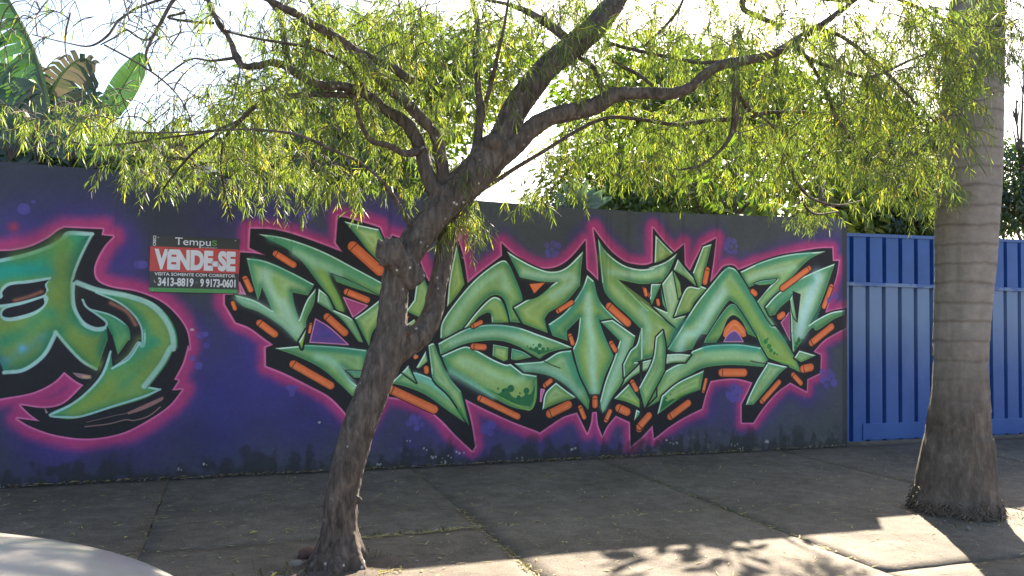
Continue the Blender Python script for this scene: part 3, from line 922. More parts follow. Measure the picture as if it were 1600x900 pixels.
def build_wall():
    root = empty('graffiti_wall', (2, .1, 0), 'long black plastered wall sprayed with green and orange graffiti lettering', 'wall')
    xs = sorted(set([p[0] for p in TOP] + list(np.arange(-9, 6.6, .35)) + [X0]))
    body = MB()
    V, F = [], []
    for x in xs:
        z = top_z(x) + (.004*mnoise.noise((x*2.3, 0, 0)) if x < 6.6 else 0)
        V += [(x, 0, -.05), (x, 0, z), (x, .16, z), (x, .16, -.05)]
    for i in range(len(xs)-1):
        a, b = i*4, i*4+4
        F += [(a, b, b+1, a+1), (a+1, b+1, b+2, a+2), (a+2, b+2, b+3, a+3)]
    F += [(0, 1, 2, 3), tuple(len(V)-4+k for k in (3, 2, 1, 0))]
    body.add(V, F)
    m, t, b = new_mat('black_plaster')
    v = coords(t)
    r = ramp(t, [(.3, (.030, .031, .034)), (.7, (.060, .060, .060))])
    t.links.new(noise(t, v, 4, 6), r.inputs['Fac']); t.links.new(r.outputs['Color'], b.inputs['Base Color'])
    b.inputs['Roughness'].default_value = .75
    bump(t, b, noise(t, v, 60, 5), .3, .006)
    body.build('plaster_body', m, root)
    # painted face: a thin coat on the plaster
    img = bpy.data.images.new('mural_paint', int((X1-X0)*TS), int(ZT*TS), alpha=False)
    px = paint_mural()
    buf = np.ones((px.shape[0], px.shape[1], 4), np.float32)
    buf[..., :3] = px
    img.pixels.foreach_set(buf.ravel())
    img.update(); img.pack()
    xs = [x for x in xs if x >= X0]
    V, F, UV = [], [], []
    for x in xs:
        z = top_z(x) - .004
        V += [(x, -.004, .0), (x, -.004, z)]
        UV += [((x-X0)/(X1-X0), 0.0), ((x-X0)/(X1-X0), z/ZT)]
    n = len(xs)
    for i in range(n-1):
        F.append((2*i, 2*i+2, 2*i+3, 2*i+1))
    me = bpy.data.meshes.new('mural')
    me.from_pydata(V, [], F)
    uvl = me.uv_layers.new(name='UVMap')
    for l in me.loops:
        uvl.data[l.index].uv = UV[l.vertex_index]
    m, t, b = new_mat('spray_paint')
    ti = nd(t, 'ShaderNodeTexImage'); ti.image = img; ti.extension = 'EXTEND'
    v = coords(t)
    r = ramp(t, [(.28, (.88, .88, .88)), (.72, (1.10, 1.10, 1.10))])
    t.links.new(noise(t, v, 26, 8, .75), r.inputs['Fac'])
    t.links.new(mixc(t, 1.0, ti.outputs['Color'], r.outputs['Color'], 'MULTIPLY'), b.inputs['Base Color'])
    b.inputs['Roughness'].default_value = .62
    b.inputs['Specular IOR Level'].default_value = .3
    ch = bump(t, b, noise(t, v, 5, 6), .45, .03)
    bump(t, b, noise(t, v, 120, 4), .25, .004, ch)
    me.materials.append(m)
    o = bpy.data.objects.new('mural', me)
    link(o, root); o.location = -Vector(root.location)
    return root


build_wall()

# ---------------------------------------------------------------- for-sale sign
def build_sign():
    root = empty('for_sale_sign', (-.31, -.02, 1.57), 'black, red and green VENDE-SE board screwed to the graffiti wall', 'sign')
    cl, cr = -.662, .050
    zt, zb = 2.058, 1.576
    yb = -.012
    mk = lambda n, c, r=.38: simple(n, c, r, .06, 6, .03, 30)
    M_bk = mk('sign_black', (.032, .033, .034)); M_rd = mk('sign_red', (.56, .055, .05)); M_gr = mk('sign_green', (.07, .30, .085))
    M_wh = mk('sign_white', (.74, .72, .76)); M_gl = mk('sign_lime', (.10, .25, .05))
    H = zt-zb
    b = MB(); b.box(cl, cr, yb, -.005, zb, zt, .0015); b.build('backing_board', M_bk, root)
    b = MB(); b.box(cl, cr+.0005, yb-.0035, yb-.0005, zb+H*.368, zt-H*.195); b.build('red_band', M_rd, root)
    b = MB(); b.box(cl+.0015, cr-.0015, yb-.0035, yb-.0005, zb+.004, zb+H*.078); b.build('green_band', M_gr, root)

    def text(body, x0, x1, z0, z1, mat, name, off=0.0, lift=.0045, rot=0, shear=0.0):
        c = bpy.data.curves.new(name, 'FONT')
        c.body = body; c.size = 1.0; c.offset = off; c.extrude = 0.0; c.shear = shear; c.resolution_u = 4
        o = bpy.data.objects.new(name, c)
        COL.objects.link(o)
        bpy.context.view_layer.update()
        me = bpy.data.meshes.new_from_object(o.evaluated_get(bpy.context.evaluated_depsgraph_get()))
        bpy.data.objects.remove(o); bpy.data.curves.remove(c)
        v = np.zeros(len(me.vertices)*3, np.float32); me.vertices.foreach_get('co', v); v = v.reshape(-1, 3)
        if rot:
            v[:, :2] = np.stack([-v[:, 1], v[:, 0]], 1)
        lo, hi = v.min(0), v.max(0)
        w = np.empty_like(v)
        w[:, 0] = x0+(v[:, 0]-lo[0])/(hi[0]-lo[0])*(x1-x0)-root.location.x
        w[:, 2] = z0+(v[:, 1]-lo[1])/(hi[1]-lo[1])*(z1-z0)-root.location.z
        w[:, 1] = yb-lift-root.location.y
        me.vertices.foreach_set('co', w.ravel()); me.update()
        me.materials.clear(); me.materials.append(mat)
        q = bpy.data.objects.new(name, me); link(q, root)
        return q
    # positions as fractions of the board, read off the photograph
    X = lambda f: cl+(cr-cl)*f
    Z = lambda f: zt-H*f
    text('VENDE-SE', X(.048), X(.962), Z(.600), Z(.232), M_wh, 'headline', .06)
    text('VISITA SOMENTE COM CORRETOR', X(.055), X(.962), Z(.705), Z(.648), M_wh, 'second_line', .02)
    text('3413-8819', X(.095), X(.490), Z(.890), Z(.738), M_wh, 'phone_number', .035)
    text('9 9173-0601', X(.565), X(.968), Z(.890), Z(.738), M_wh, 'phone_number', .035)
    text('Tempu', X(.270), X(.672), Z(.195), Z(.022), M_wh, 'maker_name', .006)
    text('s', X(.685), X(.745), Z(.150), Z(.045), M_gl, 'maker_letter', .01)
    text('IMOBILIÁRIA', X(.565), X(.745), Z(.190), Z(.168), M_wh, 'maker_subtitle', .0)
    text('tempusimobiliaria', X(.225), X(.72), Z(.985), Z(.940), M_gl, 'web_address', .01)
    text('CRECI', X(.028), X(.062), Z(.185), Z(.01), M_wh, 'side_code', .03, rot=1)
    # little handset and chat marks before the numbers
    p = [(X(.052)+.008*math.cos(a)-.0+.010, Z(.800)+.014*math.sin(a)) for a in np.linspace(math.pi*.85, math.pi*1.75, 9)]
    b = MB(); b.tube([(x, yb-.004, z) for x, z in p], [.0035]+[.002]*7+[.0035], 6); b.build('handset_mark', M_wh, root)
    b = MB(); a = np.linspace(0, 2*math.pi, 17); b.tube([(X(.527)+.010*math.cos(q), yb-.004, Z(.815)+.010*math.sin(q)) for q in a], .0014, 5); b.build('chat_mark', mk('sign_grey', (.25, .28, .27)), root)
    ms = simple('screw_steel', (.4, .4, .4), .4, .1, 5, .05, 30, .8)
    for x, z in ((X(.085), Z(.035)), (X(.955), Z(.035)), (X(.04), Z(.965)), (X(.965), Z(.965))):
        b = MB(); b.tube([(x, yb+.001, z), (x, yb-.004, z), (x, yb-.006, z)], [.006, .006, .003], 10); b.build('screw', ms, root)


build_sign()


# ---------------------------------------------------------------- blue sheet-metal gate
def build_gate():
    root = empty('metal_gate', (8.2, .12, 0), 'blue ribbed sheet metal gate between the graffiti wall and the palm', 'gate')
    m, t, b = new_mat('blue_gate_paint')
    v = coords(t)
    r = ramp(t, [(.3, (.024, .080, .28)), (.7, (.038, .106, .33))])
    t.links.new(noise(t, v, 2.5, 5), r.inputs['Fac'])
    # uneven paler blue over the middle of the sheets, deeper blue towards the bottom
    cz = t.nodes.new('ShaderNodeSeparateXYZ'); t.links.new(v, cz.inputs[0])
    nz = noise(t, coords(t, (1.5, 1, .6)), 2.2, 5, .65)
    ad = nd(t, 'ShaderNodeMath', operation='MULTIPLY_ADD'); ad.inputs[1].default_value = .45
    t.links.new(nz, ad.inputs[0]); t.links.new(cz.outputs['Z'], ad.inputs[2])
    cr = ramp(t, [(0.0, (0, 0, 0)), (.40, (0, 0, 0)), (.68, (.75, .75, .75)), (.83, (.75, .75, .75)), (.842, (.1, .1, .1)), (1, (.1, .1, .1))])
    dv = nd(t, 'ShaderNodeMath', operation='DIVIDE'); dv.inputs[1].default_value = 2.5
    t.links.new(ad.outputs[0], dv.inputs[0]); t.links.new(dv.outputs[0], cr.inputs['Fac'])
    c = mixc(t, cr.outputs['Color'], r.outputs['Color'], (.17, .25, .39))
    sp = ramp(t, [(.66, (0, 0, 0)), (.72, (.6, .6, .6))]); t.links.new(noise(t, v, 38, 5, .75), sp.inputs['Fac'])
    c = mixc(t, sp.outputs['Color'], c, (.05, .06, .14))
    t.links.new(c, b.inputs['Base Color'])
    b.inputs['Roughness'].default_value = .42
    bump(t, b, noise(t, v, 6, 3), .12, .02)
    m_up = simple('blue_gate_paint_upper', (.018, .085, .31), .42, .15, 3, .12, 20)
    Y = .10
    x0, x1 = 6.685, 11.6
    topz = lambda x: 2.445+(x-6.8)*.018
    pitch = .243

    def panel(xa, xb, za, zb, name, pm=None):
        """one pan of the folded sheet: flat face with two flanks that go back into the grooves"""
        q = MB()
        g, d = .030, .065
        prof = [(xa, d), (xa+g*.8, d), (xa+g, 0), (xb-g, 0), (xb-g*.8, d), (xb, d)]
        V, F = [], []
        zs = np.linspace(za, zb, 5)
        for z in zs:
            for i, (x, y) in enumerate(prof):
                w = .0035*mnoise.noise((x*3, z*2.2, 1)) if 1 < i < 4 else 0
                V.append((x, Y+y+w, z))
        n = len(prof)
        for j in range(len(zs)-1):
            for i in range(n-1):
                a = j*n+i
                F.append((a, a+1, a+n+1, a+n))
        q.add(V, F)
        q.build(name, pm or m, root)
    x = x0+.125
    while x < x1:
        xa, xb = x, x+pitch
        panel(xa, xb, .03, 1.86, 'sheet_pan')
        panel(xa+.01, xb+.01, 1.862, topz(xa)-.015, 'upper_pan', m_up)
        x += pitch
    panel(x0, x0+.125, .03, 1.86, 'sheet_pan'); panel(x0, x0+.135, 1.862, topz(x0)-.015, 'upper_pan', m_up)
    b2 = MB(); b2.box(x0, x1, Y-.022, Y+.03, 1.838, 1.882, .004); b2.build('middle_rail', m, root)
    b2 = MB()
    b2.add([(xx, yy, zz+(topz(xx)-2.445)) for xx in (x0, x1) for (yy, zz) in ((Y-.018, 2.415), (Y+.03, 2.415), (Y+.03, 2.452), (Y-.018, 2.452))],
           [(0, 1, 2, 3), (7, 6, 5, 4), (0, 4, 5, 1), (1, 5, 6, 2), (2, 6, 7, 3), (3, 7, 4, 0)])
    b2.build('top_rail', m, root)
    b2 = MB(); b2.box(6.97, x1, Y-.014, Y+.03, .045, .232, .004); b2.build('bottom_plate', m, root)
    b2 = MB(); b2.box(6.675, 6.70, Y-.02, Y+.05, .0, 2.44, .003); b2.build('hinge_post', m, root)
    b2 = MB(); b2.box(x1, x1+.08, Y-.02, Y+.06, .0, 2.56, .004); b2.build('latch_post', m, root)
    mr = simple('gate_track', (.10, .085, .075), .7, .3, 8, .3, 60)
    b2 = MB(); b2.box(6.67, x1+.1, Y-.03, Y+.07, -.01, .03, .003); b2.build('floor_track', mr, root)
    # wall that carries the gate on its far side
    w = empty('side_wall', (13, .2, 0), 'plain grey plastered wall beyond the far end of the blue gate', 'wall')
    b2 = MB(); b2.box(x1+.09, 20, .02, .2, -.05, 2.6, .01); b2.build('plaster_body', simple('grey_plaster', (.22, .21, .2), .9, .2, 2, .3, 50), w)


build_gate()

# ---------------------------------------------------------------- the tree on the kerb
TY = -2.84
M_BARK = bark_mat('rough_bark', (.034, .027, .023), (.195, .156, .130), zs=.30, scale=30, bmp=1.0)
M_TWIG = simple('twig_bark', (.105, .080, .062), .9, .35, 12, .3, 60)
LIMBS = []          # (points, radii)


def limb(px, dy0=0.0, dy1=0.0, plane=None):
    """px: (x, y, width) measured in the photograph; dy: how far the limb leans to the wall (+) or the road (-)"""
    P, R = [], []
    n = len(px)
    for i, (x, y, w) in enumerate(px):
        f = i/(n-1)
        q = at(x, y, TY+dy0+(dy1-dy0)*f)
        P.append(q); R.append(w/2*depth(q)/FPX)
    P = curve(P, 6)
    R = np.interp(np.linspace(0, n-1, len(P)), np.arange(n), R)
    LIMBS.append((P, R))
    return P, R


BIG = [
    ([(527, 900, 104), (529, 880, 84), (530, 850, 64), (531, 815, 56), (534, 775, 53), (543, 730, 54), (557, 680, 54), (575, 630, 54), (588, 595, 54), (600, 562, 60), (610, 530, 56), (613, 495, 48), (616, 462, 46), (622, 432, 48), (634, 402, 50), (652, 372, 50), (676, 342, 50), (704, 312, 52), (732, 283, 58), (758, 256, 58), (780, 226, 54)], 0, .05),
    ([(608, 560, 40), (634, 538, 44), (660, 518, 40), (676, 488, 34), (682, 455, 31), (689, 425, 30), (694, 395, 29), (698, 365, 28), (702, 335, 26), (712, 300, 22)], .02, .18),
    ([(650, 442, 44), (630, 418, 44), (617, 400, 41), (611, 386, 36), (608, 377, 24)], 0, -.08),
    ([(770, 240, 48), (790, 205, 46), (805, 172, 46), (828, 138, 44), (856, 105, 43), (888, 78, 42), (918, 54, 42), (942, 28, 40), (962, 0, 36), (985, -45, 32), (1005, -110, 26)], .05, .35),
    ([(765, 252, 46), (798, 232, 38), (830, 202, 33), (858, 184, 31), (886, 176, 31), (912, 171, 31), (935, 163, 30), (957, 150, 27), (985, 146, 22), (1017, 146, 21), (1050, 146, 20), (1078, 137, 19), (1096, 122, 18), (1120, 104, 17), (1150, 97, 16), (1200, 87, 15), (1240, 66, 14), (1275, 43, 12), (1310, 20, 10), (1360, -20, 8)], .05, -.5),
    ([(722, 300, 34), (700, 300, 30), (680, 300, 26), (668, 275, 26), (660, 245, 26), (650, 215, 24), (632, 190, 22), (604, 172, 19), (570, 146, 18), (535, 135, 17), (500, 133, 16), (467, 117, 15), (433, 98, 14), (400, 103, 13), (382, 104, 12), (370, 90, 12), (358, 60, 11), (338, 30, 10), (325, 0, 9), (318, -40, 7)], .0, .4),
    ([(695, 300, 26), (690, 255, 22), (682, 215, 20), (660, 187, 20), (632, 158, 19), (604, 135, 19), (585, 112, 19), (560, 85, 18), (535, 66, 17), (505, 48, 16), (470, 26, 14), (435, 8, 13), (395, -14, 11)], .1, -.3),
]
MED = [
    ([(645, 128, 14), (620, 110, 13), (590, 95, 13), (560, 80, 12), (530, 60, 10), (500, 30, 8), (480, -10, 7)], .1, .3),
    ([(735, 275, 26), (745, 230, 16), (750, 177, 13), (747, 133, 11), (743, 83, 10), (747, 43, 9), (738, 0, 8), (730, -40, 6)], .0, .45),
    ([(742, 230, 12), (758, 165, 8), (770, 120, 7), (778, 85, 6), (788, 40, 5), (796, -10, 4), (806, -60, 3)], .1, -.3),
    ([(655, 235, 14), (633, 240, 11), (606, 227, 10), (582, 221, 9), (570, 205, 8), (560, 180, 6), (555, 150, 5)], .05, -.3),
    ([(560, 150, 10), (500, 147, 10), (470, 148, 9), (443, 153, 9), (400, 166, 8), (377, 187, 7), (350, 215, 5)], .2, .5),
    ([(573, 143, 8), (555, 118, 6), (543, 103, 5), (523, 90, 5), (490, 76, 5), (450, 68, 5), (400, 60, 4), (350, 48, 4)], .15, -.4),
    ([(462, 112, 9), (450, 88, 8), (443, 62, 8), (441, 30, 7), (425, 8, 6), (405, -14, 5)], .25, .5),
    ([(600, 285, 4), (567, 257, 5), (540, 243, 5), (517, 233, 6), (473, 213, 5), (430, 205, 4), (380, 202, 3), (300, 206, 3), (200, 208, 2)], -.3, -.6),
    ([(745, 300, 8), (775, 283, 7), (800, 266, 7), (850, 236, 6), (900, 205, 6), (930, 190, 6), (960, 183, 6), (1010, 188, 6), (1060, 195, 7), (1110, 188, 7), (1165, 185, 8), (1200, 176, 6), (1260, 175, 4)], .2, .5),
    ([(1150, 98, 11), (1150, 130, 12), (1149, 165, 12), (1147, 195, 11), (1137, 220, 7), (1120, 240, 5), (1095, 258, 4), (1060, 266, 3)], -.25, -.1),
    ([(1150, 140, 7), (1162, 160, 6), (1172, 172, 5), (1200, 190, 4), (1220, 215, 4)], -.25, .2),
    ([(945, 150, 12), (938, 130, 10), (930, 110, 9), (918, 98, 8), (905, 90, 7)], .05, .2),
    ([(944, 65, 6), (980, 75, 6), (1020, 84, 6), (1060, 92, 6), (1095, 98, 6), (1130, 95, 5)], .3, -.2),
    ([(952, 92, 6), (975, 105, 6), (1000, 118, 6), (1020, 134, 5)], .2, -.1),
    ([(885, 60, 16), (862, 42, 14), (838, 26, 12), (820, 16, 10), (790, 6, 6), (760, 0, 5)], .2, .5),
    ([(1010, 70, 5), (1040, 40, 5), (1060, 15, 5), (1075, -20, 4)], .2, .4),
    ([(1240, 66, 9), (1262, 90, 7), (1300, 105, 6), (1360, 120, 5), (1420, 95, 4), (1470, 75, 3)], -.4, -.8),
    ([(1330, 0, 12), (1250, -10, 12), (1180, -30, 12), (1160, 10, 9), (1190, 28, 8), (1220, 40, 6)], .1, .3),
    ([(1215, 175, 6), (1226, 215, 7), (1232, 245, 7), (1240, 275, 6), (1254, 297, 5), (1272, 312, 4), (1310, 321, 4), (1350, 313, 3)], .5, 1.6),
    ([(1250, 300, 4), (1258, 322, 4), (1272, 334, 4), (1290, 334, 3), (1310, 330, 2)], 1.5, 1.9),
    ([(1275, 43, 8), (1320, 60, 6), (1370, 100, 5), (1420, 150, 4), (1460, 190, 3), (1500, 230, 3)], -.5, -.9),
    ([(1262, 90, 6), (1290, 140, 5), (1310, 190, 5), (1345, 230, 4), (1400, 262, 4), (1450, 290, 3)], -.4, .4),
    ([(1360, -20, 6), (1430, 10, 6), (1490, 35, 5), (1560, 40, 4), (1590, 30, 3)], -.5, -1.0),
    ([(325, 0, 7), (290, -12, 6), (270, 2, 6), (250, 38, 6), (238, 60, 5), (228, 85, 4), (236, 110, 4)], .4, .1),
    ([(245, 45, 4), (232, 62, 3), (215, 58, 3), (197, 47, 3), (180, 58, 3), (157, 70, 2)], .3, .2),
    ([(280, -10, 5), (225, 8, 4), (205, 18, 4), (184, 34, 4), (168, 56, 4), (140, 72, 3), (100, 66, 2), (50, 54, 2)], .4, .0),
    ([(163, 70, 3), (207, 94, 3), (250, 122, 3), (280, 152, 2), (300, 190, 2)], .0, -.3),
    ([(110, 20, 3), (103, 50, 3), (102, 75, 2), (106, 95, 2)], .0, -.1),
    ([(290, 20, 4), (262, 27, 4), (300, 34, 4), (335, 36, 5)], .3, .3),
    ([(370, 90, 6), (330, 95, 4), (300, 92, 3), (270, 110, 3), (240, 135, 2)], .3, .5),
    ([(377, 187, 5), (330, 205, 4), (260, 215, 3), (180, 226, 3), (125, 224, 3), (60, 205, 2)], .3, 1.0),
    ([(340, 208, 4), (300, 240, 4), (270, 275, 3), (255, 296, 3)], .6, 1.5),
    ([(350, 210, 4), (345, 260, 3), (352, 300, 3), (362, 345, 3)], .6, 1.6),
    ([(600, 285, 6), (615, 308, 7), (632, 335, 9), (642, 352, 9)], -.1, .0),
]
for px, a, b in BIG:
    limb(px, a, b)
NBIG = len(LIMBS)
for px, a, b in MED:
    limb(px, a, b)

street_tree = empty('street_tree', tuple(at(530, 888, TY)*np.array([1, 1, 0])), 'leaning forked brown tree with slender yellow-green leaves in front of the graffiti', 'tree')


def blend_mesh(mb_, voxel, name, mat, parent, lump):
    """tubes welded into one skin"""
    me = mb_.mesh(name)
    o = bpy.data.objects.new(name, me); COL.objects.link(o)
    r = o.modifiers.new('r', 'REMESH'); r.mode = 'VOXEL'; r.voxel_size = voxel
    s = o.modifiers.new('s', 'SMOOTH'); s.iterations = 4; s.factor = .5
    bpy.context.view_layer.update()
    m2 = bpy.data.meshes.new_from_object(o.evaluated_get(bpy.context.evaluated_depsgraph_get()))
    bpy.data.objects.remove(o)
    m2.name = name
    n = len(m2.vertices)
    co = np.zeros(n*3, np.float32); no = np.zeros(n*3, np.float32)
    m2.vertices.foreach_get('co', co); m2.vertices.foreach_get('normal', no)
    co = co.reshape(-1, 3); no = no.reshape(-1, 3)
    d = np.array([lump(c) for c in co], np.float32)
    co = co+no*d[:, None]-np.array(parent.location, np.float32)
    m2.vertices.foreach_set('co', co.ravel())
    m2.polygons.foreach_set('use_smooth', np.ones(len(m2.polygons), bool))
    m2.materials.clear(); m2.materials.append(mat)
    m2.update()
    q = bpy.data.objects.new(name, m2); link(q, parent)
    return q


tr = MB()
for i, (P, R) in enumerate(LIMBS[:NBIG]):
    tr.tube(P, np.maximum(R*(.97 if i < 3 else .92), .016), 14)
# root flare
for a in np.linspace(0, 2*math.pi, 8)[:-1]:
    b0 = Vector(street_tree.location)
    d = Vector((math.cos(a), math.sin(a), 0))
    tr.tube([b0+d*.03+Vector((0, 0, .22)), b0+d*.09+Vector((0, 0, .08)), b0+d*.17+Vector((0, 0, -.02)), b0+d*.26+Vector((0, 0, -.07))], [.06, .055, .04, .02], 8)
# stub left by a sawn limb, burrs
for x, y, r0, x2, y2 in [(596, 388, 9, 591, 373), (606, 384, 10, 604, 368), (618, 384, 11, 621, 371), (602, 400, 12, 589, 402)]:
    tr.tube([at(x, y+14, TY-.06), at(x, y, TY-.07), at(x2, y2, TY-.07)], [r0/280, r0/300, .008], 7)
for x, y, r in [(640, 515, 9), (561, 781, 6), (538, 785, 5), (770, 222, 14), (560, 668, 6)]:
    c = at(x, y, TY-.05); rr = r*depth(c)/FPX
    bm = bmesh.new(); bmesh.ops.create_icosphere(bm, subdivisions=2, radius=rr)
    for w in bm.verts: w.co = w.co+Vector(c)
    tr.addbm(bm)


def bark_lump(c):
    v = Vector(c)
    return .0045*mnoise.noise(Vector((v.x*14, v.y*14, v.z*5))) + .0055*mnoise.noise(Vector((v.x*40, v.y*40, v.z*22))) + .004*mnoise.noise(v*7)


trunk = blend_mesh(tr, .0095, 'trunk', M_BARK, street_tree, bark_lump)
for P, R in LIMBS[NBIG:]:
    mb = MB(); mb.tube(P, np.maximum(R, .003), 8, rough=.06)
    mb.build('branch', M_BARK, street_tree, True)

# --- twigs: grown from the limbs to where the foliage hangs
nodes = np.concatenate([P for P, R in LIMBS[3:]])
node_r = np.concatenate([R for P, R in LIMBS[3:]])
REG = [  # photograph region of foliage: x, y, half width, half height, number of twigs, planes between
    (100, 225, 115, 30, 52, -2.2, -.9), (215, 222, 120, 35, 85, -2.6, -.8), (330, 285, 120, 38, 85, -1.9, -.6), (240, 300, 60, 30, 26, -1.5, -.6), (395, 225, 90, 70, 85, -3.2, -1.4), (470, 120, 120, 110, 150, -3.8, -1.8),
    (560, 40, 150, 60, 190, -3.8, -1.8), (600, 215, 90, 75, 120, -3.5, -1.6), (700, 100, 115, 110, 125, -3.8, -1.8), (840, 40, 130, 80, 125, -3.8, -1.8), (960, 60, 140, 85, 165, -3.8, -1.8),
    (1000, 225, 130, 65, 150, -3.0, -1.4), (1130, 55, 140, 85, 260, -4.0, -1.8), (1150, 245, 150, 70, 240, -2.8, -1.0), (1260, 150, 150, 125, 330, -4.0, -1.6), (1270, 325, 95, 22, 34, -1.6, -.7),
    (1380, 60, 125, 95, 270, -4.0, -2.2), (1400, 205, 110, 95, 290, -3.8, -1.6), (1450, 300, 70, 36, 80, -3.2, -1.8), (1500, 60, 75, 65, 125, -4.1, -3.2), (1490, 160, 50, 60, 40, -4.0, -3.2), (1585, 50, 40, 60, 40, -4.0, -3.0),
    (680, 320, 70, 30, 34, -3.0, -2.2), (520, 320, 70, 22, 34, -2.6, -1.4), (715, 345, 25, 25, 16, -2.95, -2.7), (420, 305, 60, 35, 40, -2.2, -.9), (90, 25, 130, 40, 40, -3.4, -2.0), (300, 90, 90, 80, 40, -3.2, -1.8), (270, 30, 120, 50, 40, -3.4, -1.8),
    (840, 290, 80, 35, 34, -2.6, -1.6), (905, 235, 60, 45, 40, -2.4, -1.2), (990, 318, 60, 14, 10, -1.6, -.8), (1195, 350, 8, 10, 0, -1.0, -.8),
    (500, -70, 420, 70, 150, -4.2, -1.6), (1150, -70, 420, 70, 190, -4.4, -1.6), (900, -220, 500, 100, 130, -4.5, -1.4)]
targets = []
for cx, cy, rx, ry, n, ya, yb in REG:
    for _ in range(int(n*(.2 if cy < -10 else .78)+.5)):
        while True:
            u, w = rng.uniform(-1, 1, 2)
            if u*u+w*w < 1: break
        targets.append(at(cx+u*rx, cy+w*ry-((52 if cx < 700 else 20) if cy > 200 else 6), rng.uniform(ya, yb)+(.5 if 350 < cx < 1350 and cy < 230 else 0)))
# bunches that hang in front of the wall
N0 = len(targets)
for x, y, yy in [(175, 290, -.9), (190, 283, -.9), (205, 295, -.9), (262, 312, -1.0), (250, 300, -1.0), (345, 330, -.9), (352, 318, -.9), (372, 345, -.9), (400, 310, -1.0), (430, 318, -1.1), (437, 330, -1.1), (445, 300, -1.1), (585, 312, -1.6), (600, 320, -1.6), (625, 325, -1.8),
                 (1262, 345, -.8), (1270, 352, -.8), (1275, 345, -.8), (1255, 338, -.8), (1280, 338, -.8), (1290, 334, -.8), (1208, 330, -.8), (1225, 325, -.8), (1360, 310, -1.5), (1375, 318, -1.5), (820, 318, -1.6), (830, 322, -1.6), (990, 335, -.8), (1000, 328, -.8), (715, 350, -2.8), (722, 345, -2.8), (705, 340, -2.75)]:
    for _ in range(4 if 1240 < x < 1300 else 2):
        targets.append(at(x+rng.uniform(-6, 6), y-(38 if x < 700 else 16)+rng.uniform(-6, 6), yy+rng.uniform(-.08, .08)))
targets = np.array(targets)
# the strip of pavement beyond the wall's shadow is open to the sun save for one bunch: thin the twigs that would shade it
gx = targets[:, 0]-.949*targets[:, 2]; gy = targets[:, 1]-1.18*targets[:, 2]
strip = (gy > -4.45) & (gy < -2.75) & (gx > .2) & (gx < 4.9)
bunch = strip & (gx > 2.35) & (gx < 3.55) & (gy > -3.75)
hung = np.arange(len(targets)) >= N0
targets = targets[~strip | (hung & (gx > 2.0)) | (bunch & (rng.random(len(targets)) < .75))]
order = np.argsort([np.min(np.sum((nodes[::3]-q)**2, 1)) for q in targets])
twigs = MB()
LV, LF, LT = [], [], []
nl = 0
N_ = np.zeros((60000, 3)); N_[:len(nodes)] = nodes; nn = len(nodes)
UP = np.array([0, 0, 1.0])


def leaves_along(P, n, size, droop, tint0):
    """slender leaves alternating along a twig"""
    global nl
    L = np.linspace(.15, 1.0, n)
    pos = np.stack([np.interp(L, np.linspace(0, 1, len(P)), P[:, k]) for k in range(3)], 1)
    tan = P[-1]-P[-2]; tan = tan/(np.linalg.norm(tan)+1e-9)
    for i in range(n):
        az = i*2.4+rng.uniform(-.6, .6)
        a = np.cross(tan, UP); a /= np.linalg.norm(a)+1e-9
        b = np.cross(a, tan)
        out = a*math.cos(az)+b*math.sin(az)
        d = tan*rng.uniform(.35, 1.0)+out*rng.uniform(.5, .95)-UP*droop*rng.uniform(.4, 1.2)
        d /= np.linalg.norm(d)+1e-9
        s = size*rng.uniform(.6, 1.2)
        side = np.cross(d, UP+rng.uniform(-.7, .7, 3)); side /= np.linalg.norm(side)+1e-9
        w = s*rng.uniform(.032, .050)
        p0 = pos[i]; sag = -UP*s*rng.uniform(.05, .22)
        m1 = p0+d*s*.32+sag*.15; m2 = p0+d*s*.68+sag*.55; tip = p0+d*s+sag
        LV.extend([p0, m1-side*w*.9, m1+side*w*.9, m2-side*w*.8, m2+side*w*.8, tip])
        LF.extend([(nl, nl+2, nl+1), (nl+1, nl+2, nl+4), (nl+1, nl+4, nl+3), (nl+3, nl+4, nl+5)])
        t = np.clip(tint0+rng.normal(0, .13), 0, 1)
        if rng.random() < .025: t = 1.0
        LT.extend([t]*6)
        nl += 6


for k in order:
    q = targets[k]
    d2 = np.sum((N_[:nn]-q)**2, 1)+.25*np.clip(q[2]-N_[:nn, 2], 0, 9)**2*.3
    j = int(np.argmin(d2)); a = N_[j].copy()
    L = np.linalg.norm(q-a)
    if L > .16:
        side = rng.uniform(-1, 1, 3)*L*.13
        m1 = a+(q-a)*.35+side+UP*L*.10; m2 = a+(q-a)*.72+side*.6+UP*L*.09
        P = curve([a, m1, m2, q], 4)
        r0 = .0032+.0045*min(L, 1.4)
        twigs.tube(P, np.linspace(r0, .0026, len(P)), 5, False)
        for p in P[3::3]:
            if nn < 59999:
                N_[nn] = p; nn += 1
        dirn = (P[-1]-P[-3])
    else:
        dirn = q-a+rng.uniform(-.05, .05, 3)
    if nn < 59999:
        N_[nn] = q; nn += 1
    dirn = dirn/(np.linalg.norm(dirn)+1e-9)
    for _ in range(2 if rng.random() < .5 else 1):
        dd = dirn*rng.uniform(.2, .9)+rng.uniform(-.8, .8, 3)-UP*rng.uniform(.15, .75)
        dd /= np.linalg.norm(dd)
        Lt = rng.uniform(.10, .26)
        P = curve([q, q+dd*Lt*.5+UP*Lt*.06, q+dd*Lt-UP*Lt*.18], 4)
        twigs.tube(P, np.linspace(.0028, .0014, len(P)), 4, False)
        px_ = 800+FPX*((q-CPOS) @ CR)/depth(q)
        py_ = 450-FPX*((q-CPOS) @ CU)/depth(q)
        sparse = px_ < 330 and py_ < 165
        n = int(rng.integers(2, 6)) if sparse else int(rng.integers(15, 30))
        leaves_along(P, n, rng.uniform(.052, .092), .5, rng.uniform(.0, .85))
